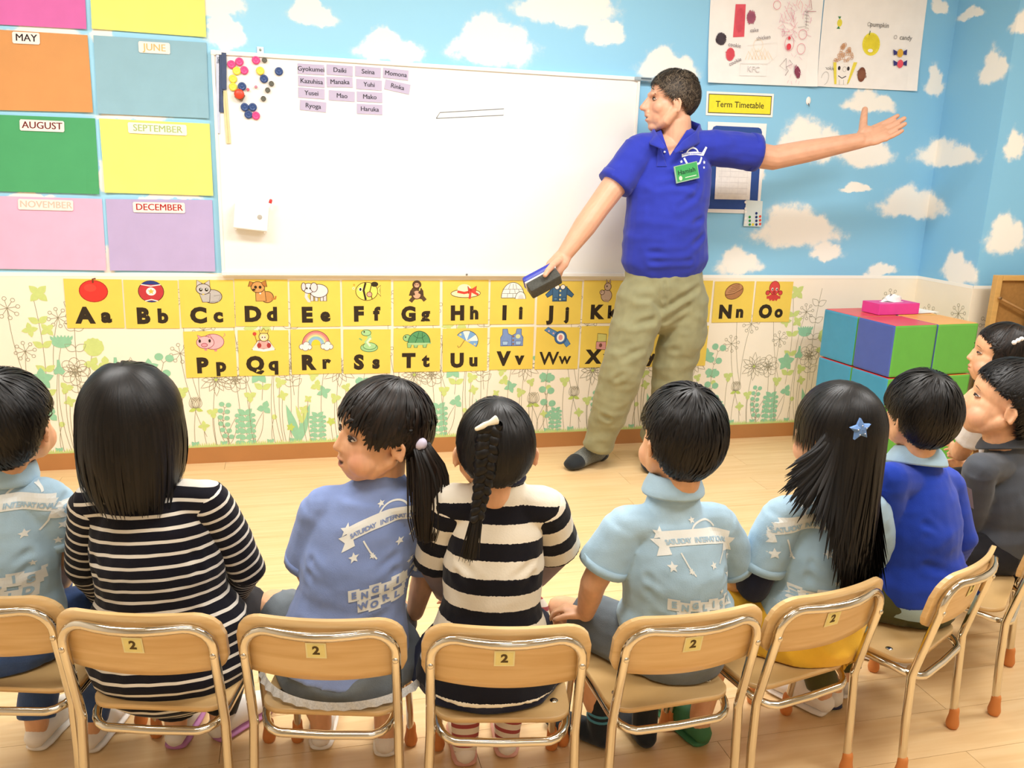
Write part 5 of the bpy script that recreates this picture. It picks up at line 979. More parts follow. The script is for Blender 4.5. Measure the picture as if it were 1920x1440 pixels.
# ---------------------------------------------------------------- seated children
BOY_END = {0: 92, 40: 90, 65: 84, 85: 86, 105: 104, 125: 128, 150: 144, 180: 148}
def child(label, ci, Y, px, head, hair, top, bottom, feet, hands=(), face=False, voxel=.0042, sc=1.0, torso=(1, 1), hipw=1.0, lift=0.0, socks=None, smile=0.0):
    """px: image points for neck, shoulders, elbows, wrists (l/r as seen); depth from the chair the child sits on"""
    c, an = CHAIRS[ci]; r = A([math.cos(an), math.sin(an), 0]); f = A([-math.sin(an), math.cos(an), 0]); base = c+f*.13; base[2] = 0
    def loc(x, y, z): return c+r*x+f*y+A([0, 0, z])
    J = {}
    for k, v in px.items():
        if k == 'knees': continue
        J[k] = aty(v[0], v[1], Y+(v[2] if len(v) > 2 else 0)+math.sin(an)*{'shl': -.09, 'shr': .09, 'ell': -.11, 'wrl': -.08, 'elr': .11, 'wrr': .08}.get(k, 0))
    par = empty('person', base, 0, label, 'person'); SZ = .279; hip = loc(px.get('hipx', 0) if np.isscalar(px.get('hipx', 0)) else 0, .125, SZ+.075)
    if 'hip' in J: hip = A([J['hip'][0], J['hip'][1], SZ+.075])
    C = J['head']; H = rotm(*head); kind = 'kid'; nk = J['neck']
    shl, shr = J['shl'], J['shr']; ax = unit(shr-shl); mid = (shl+shr)/2; tw, tdp = torso
    up = unit(mid-hip); L = np.linalg.norm(mid-hip)
    spine = [hip-up*.03, hip+up*.02, hip+up*L*.35, hip+up*L*.62+f*-.004, hip+up*L*.86, mid+up*.018]; rr = [(.118*hipw*tw, .092*tdp), (.120*hipw*tw, .094*tdp), (.108*tw, .084*tdp), (.110*tw, .082*tdp), (.103*tw, .070*tdp), (.070*tw, .052*tdp)]
    # ---- body: head, neck, arms, hands, legs as one skin
    parts = head_parts(kind, H, C, sc); parts.append(tube([C+H@A([0, -.015, -.06])*sc, nk-up*.03], [.037*sc, .042*sc], 16, ref=ax)); parts.append(tube([shl, shr], [.034, .034], 14, ref=(0, 0, 1))); parts.append(tube(spine[:-1], [(a*.82, b*.78) for a, b in rr[:-1]], 18, ref=ax))
    arms = []
    for sd, sh in (('l', shl), ('r', shr)):
        e = J.get('el'+sd, sh+(f*.03-A([0, 0, .15]))); w_ = J.get('wr'+sd, e+f*.13-A([0, 0, .03])); arms.append((sh, e, w_)); parts.append(tube([sh, sh*.5+e*.5, e, e*.55+w_*.45, w_], [.034, .032, .028, .026, .0195], 14, ref=ax)); 
    for (sd, d, n, side, curl, sp) in hands: parts += hand_parts(arms[0 if sd == 'l' else 1][2], d, n, .60, side, curl, sp, 20, 40)
    for k, sd in enumerate('lr'):
        if sd not in [h[0] for h in hands]: d = unit(arms[k][2]-arms[k][1]); parts += hand_parts(arms[k][2], d, unit(A([-d[1], d[0], -.4])), .58, 1, 30)
    legs = []
    for k, sg in enumerate((-1, 1)):
        hp = hip+r*sg*.058-A([0, 0, .028]); spread_ = px.get('knees', (.075, .075))[k]; kn = loc(sg*spread_, .33, SZ+.050)+r*0; fp = feet[k]['p']; an_ = A([fp[0], fp[1], .075])+A([feet[k]['d'][0], feet[k]['d'][1], 0])*.012
        legs.append((hp, kn, an_)); parts.append(tube([hp, hp*.5+kn*.5, kn, kn*.5+an_*.5, an_, an_-A([0, 0, .04])], [.056, .050, .040, .037, .026, .024], 14, ref=r))
    me = remesh(parts, voxel if not face else .0032, 5); finish_head(me, kind, H, C, sc, smile); body = put('body', me, SKIN_K, par, base)
    if face: eyes(par, base, kind, H, C, sc, open_=face, brows=ci != 2)
    # ---- upper garment
    g = top; sl = g.get('sleeve', .62); hm = g.get('hem', -.005); sp2 = [hip+up*hm, hip+up*(hm+.05)]+spine[2:]; tp = [tube(sp2, [((a+.009)*(g.get('hw', 1) if i == 0 else (1+g.get('hw', 1))/2), (b+.009)*(g.get('hw', 1) if i == 0 else (1+g.get('hw', 1))/2)) if i < 2 else (a+.004, b+.004) for i, (a, b) in enumerate(rr)], 22, ref=ax, cap=False), tube([shl*.97+mid*.03, shr*.97+mid*.03], [.043, .043], 14, ref=(0, 0, 1))]
    tp.append(tube([mid-up*.02, nk+up*.002], [(.080, .060), (.048, .047)], 18, ref=ax)); ends = []; slv = []
    for sh, e, w_ in arms:
        if sl <= 1: q = sh+(e-sh)*sl; pts = [sh, sh*.5+q*.5, q]; rad = [.044, .050, .053*g.get('flare', 1)]
        else: q = e+(w_-e)*(sl-1); pts = [sh, sh*.5+e*.5, e, q]; rad = [.043, .043, .039, .030]
        ends.append((pts, rad)); (slv if 'stripes' in g else tp).append(tube([pts[0]*1.25-pts[1]*.25]+pts if 'stripes' in g else pts, [rad[0]*.8]+rad if 'stripes' in g else rad, 16, ref=ax, cap=False))
    lowdrop = g.get('drop', 0)
    if lowdrop: tp.append(tube([hip+up*.02, hip-A([0, 0, .052])-f*.012*0], [(.122*hipw*tw, .098*tdp), (.132*hipw*tw, .112*tdp)], 20, ref=ax))
    sm = remesh(tp, .0048, 5); wrinkle(sm, g.get('amp', .004), 13, ci+1, (1, 1, 1.5))
    fold = []
    for (sh, e, w_), sg in zip(arms, (-1, 1)): b0 = mid+ax*sg*.085*tw-up*.09-f*.06; fold += [([b0, b0-ax*sg*.05-up*.03-f*.01], .008, .0035), ([b0-up*.03, b0-ax*sg*.06-up*.08], .009, .003)]
    fold.append(([hip+up*.08-ax*.09-f*.07, hip+up*.06-f*.09, hip+up*.09+ax*.09-f*.07], .010, .0035)); crease(sm, fold)
    if 'stripes' in g:
        co = coords(sm); dt, rt = near(co, [hip-up*.25, mid+up*.10]); lat = (co-hip)@ax; attr(sm, 'run', rt+.10*lat*lat*4+g.get('toff', 0))
    shirt = put(g['name'], sm, g['mat'], par, base)
    for s_, (sh, e, w_) in zip(slv, arms):
        q_ = remesh([s_], .0045, 3); wrinkle(q_, .003, 18, ci+9); co = coords(q_); attr(q_, 'run', near(co, [sh+unit(sh-e)*.05, e, w_])[1]+g.get('soff', 0)); put('sleeve', q_, g['mat'], shirt, base)
    for pts, rad in ends:
        if g.get('cuff') and sl <= 1: t_ = unit(pts[-1]-pts[-2]); mk('cuff', *[(x-base if i == 0 else x) for i, x in enumerate(tube([pts[-1]-t_*.016, pts[-1]+t_*.003], [rad[-1]+.0012, rad[-1]+.001], 20, ref=ax, cap=False))], g['cuff'], shirt, True)
    if 'under' in g:      # long undersleeves
        for k, (sh, e, w_) in enumerate(arms): V, Fc = tube([sh*.4+e*.6, e, e*.1+w_*.9], [.041, .038, .029], 16, ref=ax); mk('undersleeve', V-base, Fc, g['under'], par, True)
    if 'collar' in g:
        cn = nk+up*.012; cf = unit(f-up*(f@up)); ring = [cn+ax*math.cos(t)*.049+cf*math.sin(t)*.049+up*(.004*math.sin(t)*-1) for t in np.linspace(0, 2*np.pi, 28, endpoint=False)]
        V, Fc = tube(ring, [(.021, .006)]*28, 10, ref=unit(up+.001), closed=True)
        # lean the collar outwards at its foot
        dz = (V-cn)@up; rad_ = (V-cn)-np.outer(dz, up); V = V+rad_*np.clip(-dz*6+.10, 0, .4)[:, None]; mk('collar', V-base, Fc, g['collar'], shirt, True)
    if 'band' in g: V, Fc = tube([nk+up*.004+ax*math.cos(t)*.047+unit(f-up*(f@up))*math.sin(t)*.046 for t in np.linspace(0, 2*np.pi, 26, endpoint=False)], [.0065]*26, 8, ref=up, closed=True); mk('neckband', V-base, Fc, g['band'], shirt, True)
    # ---- lower garment
    b = bottom; bp = [tube([hip-up*.035, hip+up*.05], [(.116*hipw*tw, .095*tdp), (.112*hipw*tw, .090*tdp)], 20, ref=ax)]; ln = b.get('len', 2)
    for hp, kn, an_ in legs:
        pts = [hp, hp*.5+kn*.5, kn]; rad = [.066, .060, .050]
        if ln > 1: q = kn+(an_-kn)*(ln-1); pts += [kn*.5+q*.5, q]; rad += [.046, .040]
        else: q = hp+(kn-hp)*ln; pts = [hp, hp*.5+q*.5, q]; rad = [.068, .066, .062]
        bp.append(tube(pts, rad, 16, ref=r, cap=False))
    if b.get('skirt'): bp.append(tube([hip-A([0, 0, .055]), hip-A([0, 0, .066])+f*.02], [(.150*hipw, .125), (.168*hipw, .140)], 22, ref=r)); bp.append(tube([hip-A([0, 0, .03])-r*.05, hip-A([0, 0, .03])+r*.05+f*.16], [(.09, .05), (.10, .05)], 16, ref=r))
    bm_ = remesh(bp, .0052, 5); co = coords(bm_); co[:, 2] = np.where((co[:, 2] < SZ+.002) & (co[:, 2] > SZ-(.075 if ln > 1 else .2)) & (np.abs((co-c)@f-.15) < (.155 if ln > 1 else .2)) & (np.abs((co-c)@r) < (.14 if ln > 1 else .2)), SZ+.002, co[:, 2]); set_coords(bm_, co); wrinkle(bm_, .003, 16, ci+5); pants = put(b['name'], bm_, b['mat'], par, base)
    if b.get('lace'):
        pts = [hip+r*math.cos(t)*.168*hipw+f*(math.sin(t)*.145+.01)+A([0, 0, -.068]) for t in np.linspace(math.pi*.95, math.pi*2.05, 40)]; V = [p+A([0, 0, .012])+(p-hip)*.0 for p in pts]+[p+(p-hip)*A([.05, .05, 0])*(1+.6*(i % 2)) for i, p in enumerate(pts)]; n_ = len(pts); mk('lace_trim', A(V)-base, [(i, i+1, n_+i+1, n_+i) for i in range(n_-1)], mat('lace_white', '#c9c6c0', .8, .15, 300), pants)
    if b.get('tights'):
        for hp, kn, an_ in legs:
            q_ = remesh([tube([kn, kn*.5+an_*.5, an_, an_-A([0, 0, .03])], [.044, .041, .031, .029], 14, ref=r)], .005, 2); attr(q_, 'run', near(coords(q_), [kn, an_])[1]); put('tights', q_, b['tights'], par, base)
    # ---- feet
    for k, ft in enumerate(feet):
        if ft.get('sock'):
            d = unit(A([ft['d'][0], ft['d'][1], 0])); P = A([ft['p'][0], ft['p'][1], 0]); V, Fc = (lambda q: q)(tube([P+A([0, 0, .12])+d*.015, P+A([0, 0, .07])+d*.014, P+A([0, 0, .032])+d*.01], [.031, .031, .030], 14, ref=r)); foot = tube([P+d*.0+A([0, 0, .026]), P+d*.05+A([0, 0, .027]), P+d*.11+A([0, 0, .022]), P+d*.145+A([0, 0, .018])], [(.026, .026), (.030, .027), (.033, .022), (.026, .017)], 14, ref=np.cross(d, (0, 0, 1)))
            sk = remesh([(V, Fc), foot], .004, 3); put('sock', sk, ft['sock'], par, base)
            for z in ft.get('bands', ()): V, Fc = tube([P+A([0, 0, z])+d*.0145, P+A([0, 0, z+.006])+d*.0145], [.0325, .0325], 16, cap=False); mk('sock_band', V-base, Fc, mat('sock_blue', '#4a90a8', .8), par, True)
        else: shoe(par, base, ft['p'], ft['d'], ft.get('L', .165), ft.get('col', '#efe9e2'), ft.get('sole', '#e8e2da'))
    if hair: hair(par, base, H, C, sc, dict(up=up, ax=ax, f=f, mid=mid, nk=nk, hip=hip, sm=shirt))
    return dict(par=par, base=base, shirt=shirt, J=J, up=up, ax=ax, f=f, mid=mid, hip=hip, H=H, C=C)
def boy_hair(m=HAIR_K, end=BOY_END, n=2400, tilt=20, thick=1.0, swirl=5):
    def go(par, base, H, C, sc, q):
        h = Hair(H, C, 'kid', sc, base, tilt); h.cap(end, 1.065*thick, back=4); h.comb(end, n, (34, 66), 1.05*thick, 1.095*thick, .0030, 9, jit=3, swirl=swirl); h.comb(end, n//2, (24, 46), 1.075*thick, 1.115*thick, .0022, 8, jit=4, swirl=swirl*1.3, lift=.003); h.build('hair', m, par)
    return go
def back_print(k, shirtcol, px, Y, size=1.0, tilt=0):
    a, cols = club_print(shirtcol); O = aty(px[0], px[1], Y); n = -k['f']; n = unit(n-k['up']*(n@k['up'])); t = math.radians(tilt); ex = k['ax']*math.cos(t)+k['up']*math.sin(t); ey = k['up']*math.cos(t)-k['ax']*math.sin(t); me = k['shirt'].data; co = coords(me); tmp = me.copy(); set_coords(tmp, co+k['base'])
    d = decal('shirt_print', a, tmp, k['shirt'], k['base'], O, ex, ey, n, cols, size); d['label'] = 'white stars, banner and block lettering printed on the back'; bpy.data.meshes.remove(tmp)
POLO = cloth('pale_blue', '#a7c5d8'); POLO2 = cloth('periwinkle', '#8296c8'); NAVY = cloth('navy', '#1b2038'); DENIM = cloth('denim_grey', '#6a7278', .4, 600, .16); JEAN = cloth('denim_blue', '#3a5280', .4, 600, .16)
FW = lambda i: A([-math.sin(CHAIRS[i][1]), math.cos(CHAIRS[i][1])])
def ft(px, py, ci, turn=0, **k):
    p = atz(px, py, 0); d = FW(ci); t = math.radians(turn); d = A([d[0]*math.cos(t)-d[1]*math.sin(t), d[0]*math.sin(t)+d[1]*math.cos(t)]); return dict(p=(p[0], p[1]), d=d, **k)
def dft(ci, x, y, turn=0, **k):
    c, an = CHAIRS[ci]; p = c+A([math.cos(an), math.sin(an), 0])*x+A([-math.sin(an), math.cos(an), 0])*y; d = FW(ci); return dict(p=(p[0], p[1]), d=d, **k)
# --- boy in pale blue at the left edge
k0 = child('boy in a pale blue polo shirt, cut off by the left edge, seen from behind', 0, 1.81, dict(head=(18, 790), neck=(12, 896), shl=(-72, 935), shr=(92, 935), elr=(128, 1040, .06), wrr=(118, 1090, .2), hip=(5, 1190)), (-15, 0, 0), boy_hair(), dict(name='polo_shirt', mat=POLO, collar=POLO, cuff=POLO), dict(name='trousers', mat=JEAN), [dft(0, -.06, .18), dft(0, .06, .18)])
back_print(k0, '#a7c5d8', (2, 1010), 1.72)
# --- girl with bobbed hair
def bob(par, base, H, C, sc, q):
    end = {0: 92, 40: 96, 70: 96, 90: 88, 130: 76, 180: 70}; h = Hair(H, C, 'kid', sc, base, 18, 1.10); h.cap(end, 1.05, back=0)
    zb = q['nk'][2]-base[2]; cen = (C+q['nk'])/2-base
    # the hanging body of the bob
    st = []; 
    for i, (t, kx, ky) in enumerate(((0, 1.0, 1.0), (.25, 1.06, 1.04), (.5, 1.06, 1.03), (.75, .98, .97), (1, .72, .78))): st.append(((C-base)+A([0, 0, .02-(.02+.125)*t])+H[:, 1]*(-.022-.012*t), (.080*kx, .088*ky)))
    V, Fc = tube([s[0] for s in st], [s[1] for s in st], 32, ref=H[:, 0], cap=False); Fc = [f_ for f_ in Fc if len(f_) == 4]; co = (V-(C-base))@H; keep = [f_ for f_ in Fc if np.mean([co[i][1] for i in f_]) < .035]; h.add(V, keep, .15)
    n = 1500; ph = np.radians(rng.uniform(55, 305, n)); th = np.radians(88+17*np.cos(ph)+rng.normal(0, 3, n)); cc = C-base
    def path(E, n, K):
        t = np.linspace(0, 1, K+1)[1:]; L = rng.uniform(.105, .145, n); out = E[:, None]-cc; rad = out*A([1, 1, 0]); L = L+.035*((rad[:, 0]@(-H[:, 1])) > .055)*rng.random(n); dz = -L[:, None]*t; k = 1.0+.05*np.sin(np.pi*t*.8)-.22*t**2.5
        P = cc+rad*k[None, :, None]+A([0, 0, 1])*(out[:, :, 2]+dz)[..., None]; P += rng.normal(0, .003, (n, 1, 3))*t[None, :, None]*A([1, 1, .4]); return P
    h.fall(th, ph, path, .0040, 18, 1.088, 11, .004); h.comb({k_: v_*.8 for k_, v_ in end.items()}, 500, (40, 80), 1.04, 1.07, .0032, 9, jit=8, swirl=5); h.build('hair', HAIR_K, par)
STR1 = stripe_mat('thin_stripes', '#14131c', '#ded8cc', .0235, .27)
k1 = child('girl with a black bob in a thin-striped black and white top', 1, 1.70, dict(head=(250, 788), neck=(262, 915), shl=(172, 945), shr=(392, 938), ell=(160, 1060, .05), wrl=(200, 1120, .18), elr=(462, 1065, .05), wrr=(440, 1110, .17), hip=(320, 1230)), (-10, 0, 2), bob, dict(name='striped_top', mat=STR1, stripes=1, sleeve=1.95, drop=1, amp=.004), dict(name='leggings', mat=cloth('charcoal', '#1d1d22')), [ft(330, 1404, 1, 5, col='#e8e2da', sole='#b878a8'), ft(408, 1388, 1, -30, col='#e8e2da', sole='#b878a8')], torso=(1.14, 1.1), hipw=1.12)
# --- girl turning her face left, low ponytail
def pony(par, base, H, C, sc, q):
    end = {0: 74, 20: 78, 38: 86, 55: 104, 75: 100, 95: 92, 120: 116, 150: 128, 180: 132}; h = Hair(H, C, 'kid', sc, base, 16, 1.02); h.cap(end, 1.045, back=2); h.comb(end, 2400, (35, 75), 1.04, 1.085, .0028, 9, jit=2.5, swirl=7); h.comb({0: 92, 30: 94, 55: 112, 70: 110, 90: 80, 180: 70}, 260, (60, 90), 1.05, 1.11, .0036, 10, jit=3, swirl=5)
    tie = aty(782, 832, 1.575)-base; a0 = C-base+H@A([0, -.07, -.02]); pts = [tie*.6+a0*.4, tie, aty(800, 880, 1.565)-base, aty(803, 950, 1.55)-base, aty(800, 1010, 1.54)-base]
    V, Fc = tube(pts, [.018, .015, .026, .023, .010], 14); h.add(V, [f_ for f_ in Fc if len(f_) == 4], .3); n = 240; t = np.linspace(0, 1, 12); P = A([[np.interp(s, np.linspace(0, 1, 5), [p[i] for p in pts]) for i in range(3)] for s in t]); off = rng.normal(0, 1, (n, 1, 3))*A([.013, .010, .004])*np.interp(t, [0, .25, .5, .8, 1], [.9, .7, 1.3, 1.4, .9])[None, :, None]; V, f_, sh = locks(P[None]+off, np.repeat(unit(A([0, -1, .2]))[None, None], n, 0).repeat(12, 1), rng.uniform(.002, .004, n), np.clip(1.1-t*.9, .1, 1)); h.acc.append((V, f_, sh))
    h.build('hair', HAIR_B, par); mk('hair_tie', *ell(tie+A([.004, -.012, .004]), (.014, .012, .013)), mat('tie_lilac', '#d4cde4', .5), par, True)
k2 = child('girl in a periwinkle shirt turning her smiling face left, low ponytail', 2, 1.62, dict(head=(712, 808), neck=(722, 912), shl=(606, 950), shr=(768, 940), ell=(578, 1070, .04), wrl=(600, 1120, .2), elr=(800, 1060, .08), wrr=(778, 1148, .10), hip=(648, 1240), knees=(.19, .08)), (104, 0, -4), pony, dict(name='club_shirt', mat=POLO2, cuff=POLO2, sleeve=.85, hem=-.05, hw=1.16), dict(name='denim_skirt', mat=DENIM, len=.75, skirt=1, lace=1), [ft(602, 1405, 2, 8, col='#efeae4', sole='#efe9e0'), ft(722, 1418, 2, 4, col='#efeae4', sole='#efe9e0')], hands=[('r', A([.02, .9, -.25]), A([-.3, -.1, -.9]), 1, 30, 10)], face=.95, torso=(.98, 1), sc=1.0, smile=1.0)
back_print(k2, '#8296c8', (722, 1030), 1.53, .86, 10)
# --- girl with a braid, wide stripes
def braid(par, base, H, C, sc, q):
    end = {0: 78, 40: 90, 65: 98, 90: 92, 120: 116, 180: 134}; h = Hair(H, C, 'kid', sc, base, 10, .97); h.cap(end, 1.045, back=2); h.comb(end, 2200, (40, 80), 1.03, 1.065, .0026, 9, jit=2, swirl=8)
    pts = [aty(x, y, Yq)-base for x, y, Yq in ((918, 800, 1.445), (912, 850, 1.435), (907, 900, 1.432), (898, 950, 1.425), (888, 1000, 1.42), (880, 1045, 1.42))]; t = np.linspace(0, 1, 40); P = A([[np.interp(s, np.linspace(0, 1, 6), [p[i] for p in pts]) for i in range(3)] for s in t]); n = 0
    wv = np.interp(t, [0, .3, .62, .75, 1], [.020, .018, .012, .012, .005])
    for k in range(3):
        ph = k*2*math.pi/3; Q = P+np.stack([np.cos(t*34+ph)*wv*.62, np.sin(t*68+2*ph)*wv*.35, np.zeros(40)], 1); m = t < .70; V, Fc = tube(list(Q[m]), list(np.clip(wv[m]*.66, .004, 1)), 10); h.add(V, [f_ for f_ in Fc if len(f_) == 4], .15+.2*k)
    n = 120; seg = t > .62; T2 = t[seg]; off = rng.normal(0, 1, (n, 1, 3))*A([.006, .005, .004])*np.linspace(.5, 1.1, seg.sum())[None, :, None]; V, f_, sh = locks(P[seg][None]+off, np.repeat(unit(A([0, -1, .2]))[None, None], n, 0).repeat(seg.sum(), 1), rng.uniform(.0015, .003, n), np.linspace(1, .15, seg.sum())); h.acc.append((V, f_, sh))
    h.build('hair', HAIR_K, par); a_, b_ = aty(893, 803, 1.434)-base, aty(930, 786, 1.437)-base; m_ = (a_+b_)/2; dx = unit(b_-a_); dzv = A([-dx[2], 0, dx[0]])
    V, Fc = tube([a_, a_*.6+b_*.4, a_*.35+b_*.65, b_], [(.004, .004), (.006, .004), (.005, .004), (.009, .004)], 10, ref=dzv); mk('hair_clip', V-A([0, .004, 0]), Fc, mat('clip_ivory', '#ece4cc', .35, 0), par, True)
STR2 = stripe_mat('wide_stripes', '#e9e1cf', '#14131a', .069, .50, .004)
k3 = child('girl with a long braid in a wide black and cream striped sweater', 3, 1.53, dict(head=(928, 838), neck=(936, 896), shl=(842, 945), shr=(1022, 950), ell=(818, 1055, .06), wrl=(838, 1110, .19), elr=(1042, 1030, .07), wrr=(1000, 1085, .2), hip=(915, 1260)), (-6, -4, 0), braid, dict(name='striped_sweater', mat=STR2, stripes=1, sleeve=.95, amp=.003, soff=.02, toff=.0, hem=-.055, hw=1.34, band=NAVY, under=cloth('mauve_grey', '#8f7f82')), dict(name='navy_skirt', mat=NAVY, len=.7, skirt=1, tights=stripe_mat('tights_stripes', '#e8dccc', '#a85050', .022, .4)), [ft(872, 1436, 3, 5, col='#efe6dc', sole='#e0a898'), ft(950, 1420, 3, 0, col='#efe6dc', sole='#e0a898')], torso=(.88, .95), sc=.97)
# --- boy in the middle
k4 = child('boy in a pale blue polo shirt and grey jeans, seen from behind in the middle', 4, 1.52, dict(head=(1274, 816), neck=(1262, 916), shl=(1172, 985), shr=(1342, 978), ell=(1112, 1095, .02), wrl=(1098, 1150, .07), elr=(1385, 1085, .08), wrr=(1350, 1110, .22), hip=(1265, 1235), knees=(.13, .09)), (10, -6, 2), boy_hair(), dict(name='polo_shirt', mat=POLO, collar=POLO, cuff=POLO, sleeve=.68, hem=.012), dict(name='jeans', mat=DENIM, len=.8), [dict(ft(1132, 1400, 4, 40), sock=cloth('sock_black', '#20262c'), bands=(.075, .09)), dict(ft(1210, 1400, 4, 0), sock=cloth('sock_black', '#20262c'))], hands=[('l', A([-.75, .5, .05]), A([0, -.2, -1]), 1, 35, 10)], torso=(1.0, 1.05))
back_print(k4, '#a7c5d8', (1322, 1066), 1.43, .92, -3)
wb = [k4['hip']+k4['up']*.040, k4['hip']+k4['up']*.064]; jn = [o for o in k4['par'].children if o.name.startswith('jeans')][0]; V, Fc = tube([k4['hip']+k4['up']*.022, k4['hip']+k4['up']*.045], [(.121, .100), (.120, .099)], 28, ref=k4['ax'], cap=False); mk('waistband', V-k4['base'], Fc, DENIM, jn, True)
for q_ in (-62, -90, -118): t_ = math.radians(q_); p_ = k4['hip']+k4['up']*.033+k4['ax']*math.cos(t_)*.122+unit(k4['f'])*math.sin(t_)*.101-k4['base']; mk('belt_loop', *box(p_, (.010, .006, .034), .002), DENIM, jn)
# --- girl with long hair and the star clip
def longhair(par, base, H, C, sc, q):
    end = {0: 86, 40: 92, 70: 108, 90: 106, 130: 110, 180: 108}; h = Hair(H, C, 'kid', sc, base, 14, 1.0); h.cap(end, 1.05, back=2); h.comb({k_: v_*.8 for k_, v_ in end.items()}, 900, (40, 80), 1.04, 1.06, .0026, 9, jit=8, swirl=4)
    tgt = [aty(x, y, Yq)-base for x, y, Yq in ((1470, 930, 1.50), (1545, 1010, 1.44), (1590, 1085, 1.43), (1640, 1060, 1.46))]; n = 1000; u = rng.random(n); ph = np.radians(95+u*170); th = np.radians(92+13*np.cos(ph)+rng.normal(0, 3, n)); cc = C-base
    zend = np.interp(u, [0, .25, .7, .8, 1], [0, 0, 0, 0, 0])
    def path(E, n, K):
        t = np.linspace(0, 1, K+1)[1:]; lat = (E-cc)@q['ax']; s_ = np.clip((lat+.075)/.15, 0, 1)     # 0 image-left .. 1 image-right
        s_ = lat.argsort().argsort()/n; xs = np.interp(s_, [0, .10, .16, .55, 1], [1472, 1505, 1572, 1606, 1650])+rng.normal(0, 8, n); ys = np.interp(s_, [0, .10, .16, .3, .7, 1], [912, 935, 1040, 1088, 1100, 1068])+rng.normal(0, 20, n); T_ = A([aty(a, b, 1.425+.05*(1-c_)*(c_ < .12)) for a, b, c_ in zip(xs, ys, s_)])-base
        mid_ = E*A([.8, .75, .45])+T_*A([.2, .25, .55]); P = ((1-t)**2)[None, :, None]*E[:, None]+(2*t*(1-t))[None, :, None]*mid_[:, None]+(t**2)[None, :, None]*T_[:, None]; P[..., :2] += (rng.normal(0, .004, (n, 1, 2))*t[None, :, None]); return P
    h.fall(th, ph, path, .0040, 20, 1.072, 10, .004); h.fall(np.radians(rng.uniform(88, 100, 260)), np.radians(rng.uniform(-95, 95, 260)), lambda E, n, K: E[:, None]+A([0, 0, -1])*(rng.uniform(.01, .06, n)[:, None]*np.linspace(0, 1, K+1)[1:])[..., None], .0036, 14, 1.07, 10, .004); h.build('hair', HAIR_K, par)
    p = aty(1611, 804, 1.428)-base; a = Art(); V, Fc = [], []; N5 = 10
    for s, y in ((1, .0), (1, -.006), (.55, -.011), (.05, -.012)):
        for i in range(N5): rr_ = (.024 if i % 2 == 0 else .0125)*s; t = math.radians(98+i*36); V.append(p+A([rr_*math.cos(t), y, rr_*math.sin(t)]))
    for k in range(3): Fc += [(k*N5+i, k*N5+(i+1) % N5, (k+1)*N5+(i+1) % N5, (k+1)*N5+i) for i in range(N5)]
    st_ = mk('star_clip', V, Fc, mat('star_denim', '#5f83b8', .7, .1, 200), par); st_['label'] = 'blue padded star hair clip'
    for i in range(5): t = math.radians(98+i*72); mk('bead', *ell(p+A([.010*math.cos(t), -.011, .010*math.sin(t)]), .0013, nu=8, nv=6), mat('bead_white', '#f4f4f4', .3, 0), st_, True)
k5 = child('girl with long straight black hair and a blue star clip', 5, 1.55, dict(head=(1564, 806), neck=(1566, 905), shl=(1468, 965), shr=(1632, 955), ell=(1412, 1095, .03), wrl=(1425, 1125, .16), elr=(1650, 1060, .10), wrr=(1625, 1090, .22), hip=(1510, 1200)), (28, -4, 0), longhair, dict(name='club_shirt', mat=POLO, cuff=POLO, sleeve=.72, under=NAVY), dict(name='mustard_skirt', mat=cloth('mustard', '#d9a62e'), len=.85, skirt=1), [ft(1560, 1330, 5, -30, col='#e6e0d6', sole='#2a3050', L=.17), dft(5, -.1, .2, col='#3a7a50', sole='#3a7a50')], torso=(.98, 1), sc=1.0)
back_print(k5, '#a7c5d8', (1535, 1045), 1.46, 1.05, 4)
# --- boy in the royal blue sweater
k6 = child('boy in a royal blue sweater over a pale shirt, seen from behind', 6, 1.62, dict(head=(1722, 772), neck=(1718, 862), shl=(1668, 900), shr=(1772, 905), ell=(1655, 1010, .06), wrl=(1660, 1070, .16), elr=(1800, 1010, -.02), wrr=(1780, 1060, .1), hip=(1715, 1120)), (6, -4, 0), boy_hair(n=2500, swirl=6, thick=1.02, end={0: 96, 40: 96, 65: 98, 85: 102, 105: 112, 125: 128, 150: 138, 180: 140}), dict(name='blue_sweater', mat=cloth('royal', '#1f3fae', .2, 500), sleeve=1.9, collar=POLO), dict(name='olive_trousers', mat=cloth('olive', '#4c4a26')), [dft(6, -.06, .22), dft(6, .06, .22)], torso=(1.0, 1.02), sc=.92)
c, an = CHAIRS[6]; V, Fc = tube([k6['hip']-A([0, 0, .045]), k6['hip']+A([0, 0, .035])], [(.126, .103), (.122, .098)], 24, ref=k6['ax'], cap=False); mk('shirt_tail', V-k6['base'], Fc, POLO, k6['par'], True)
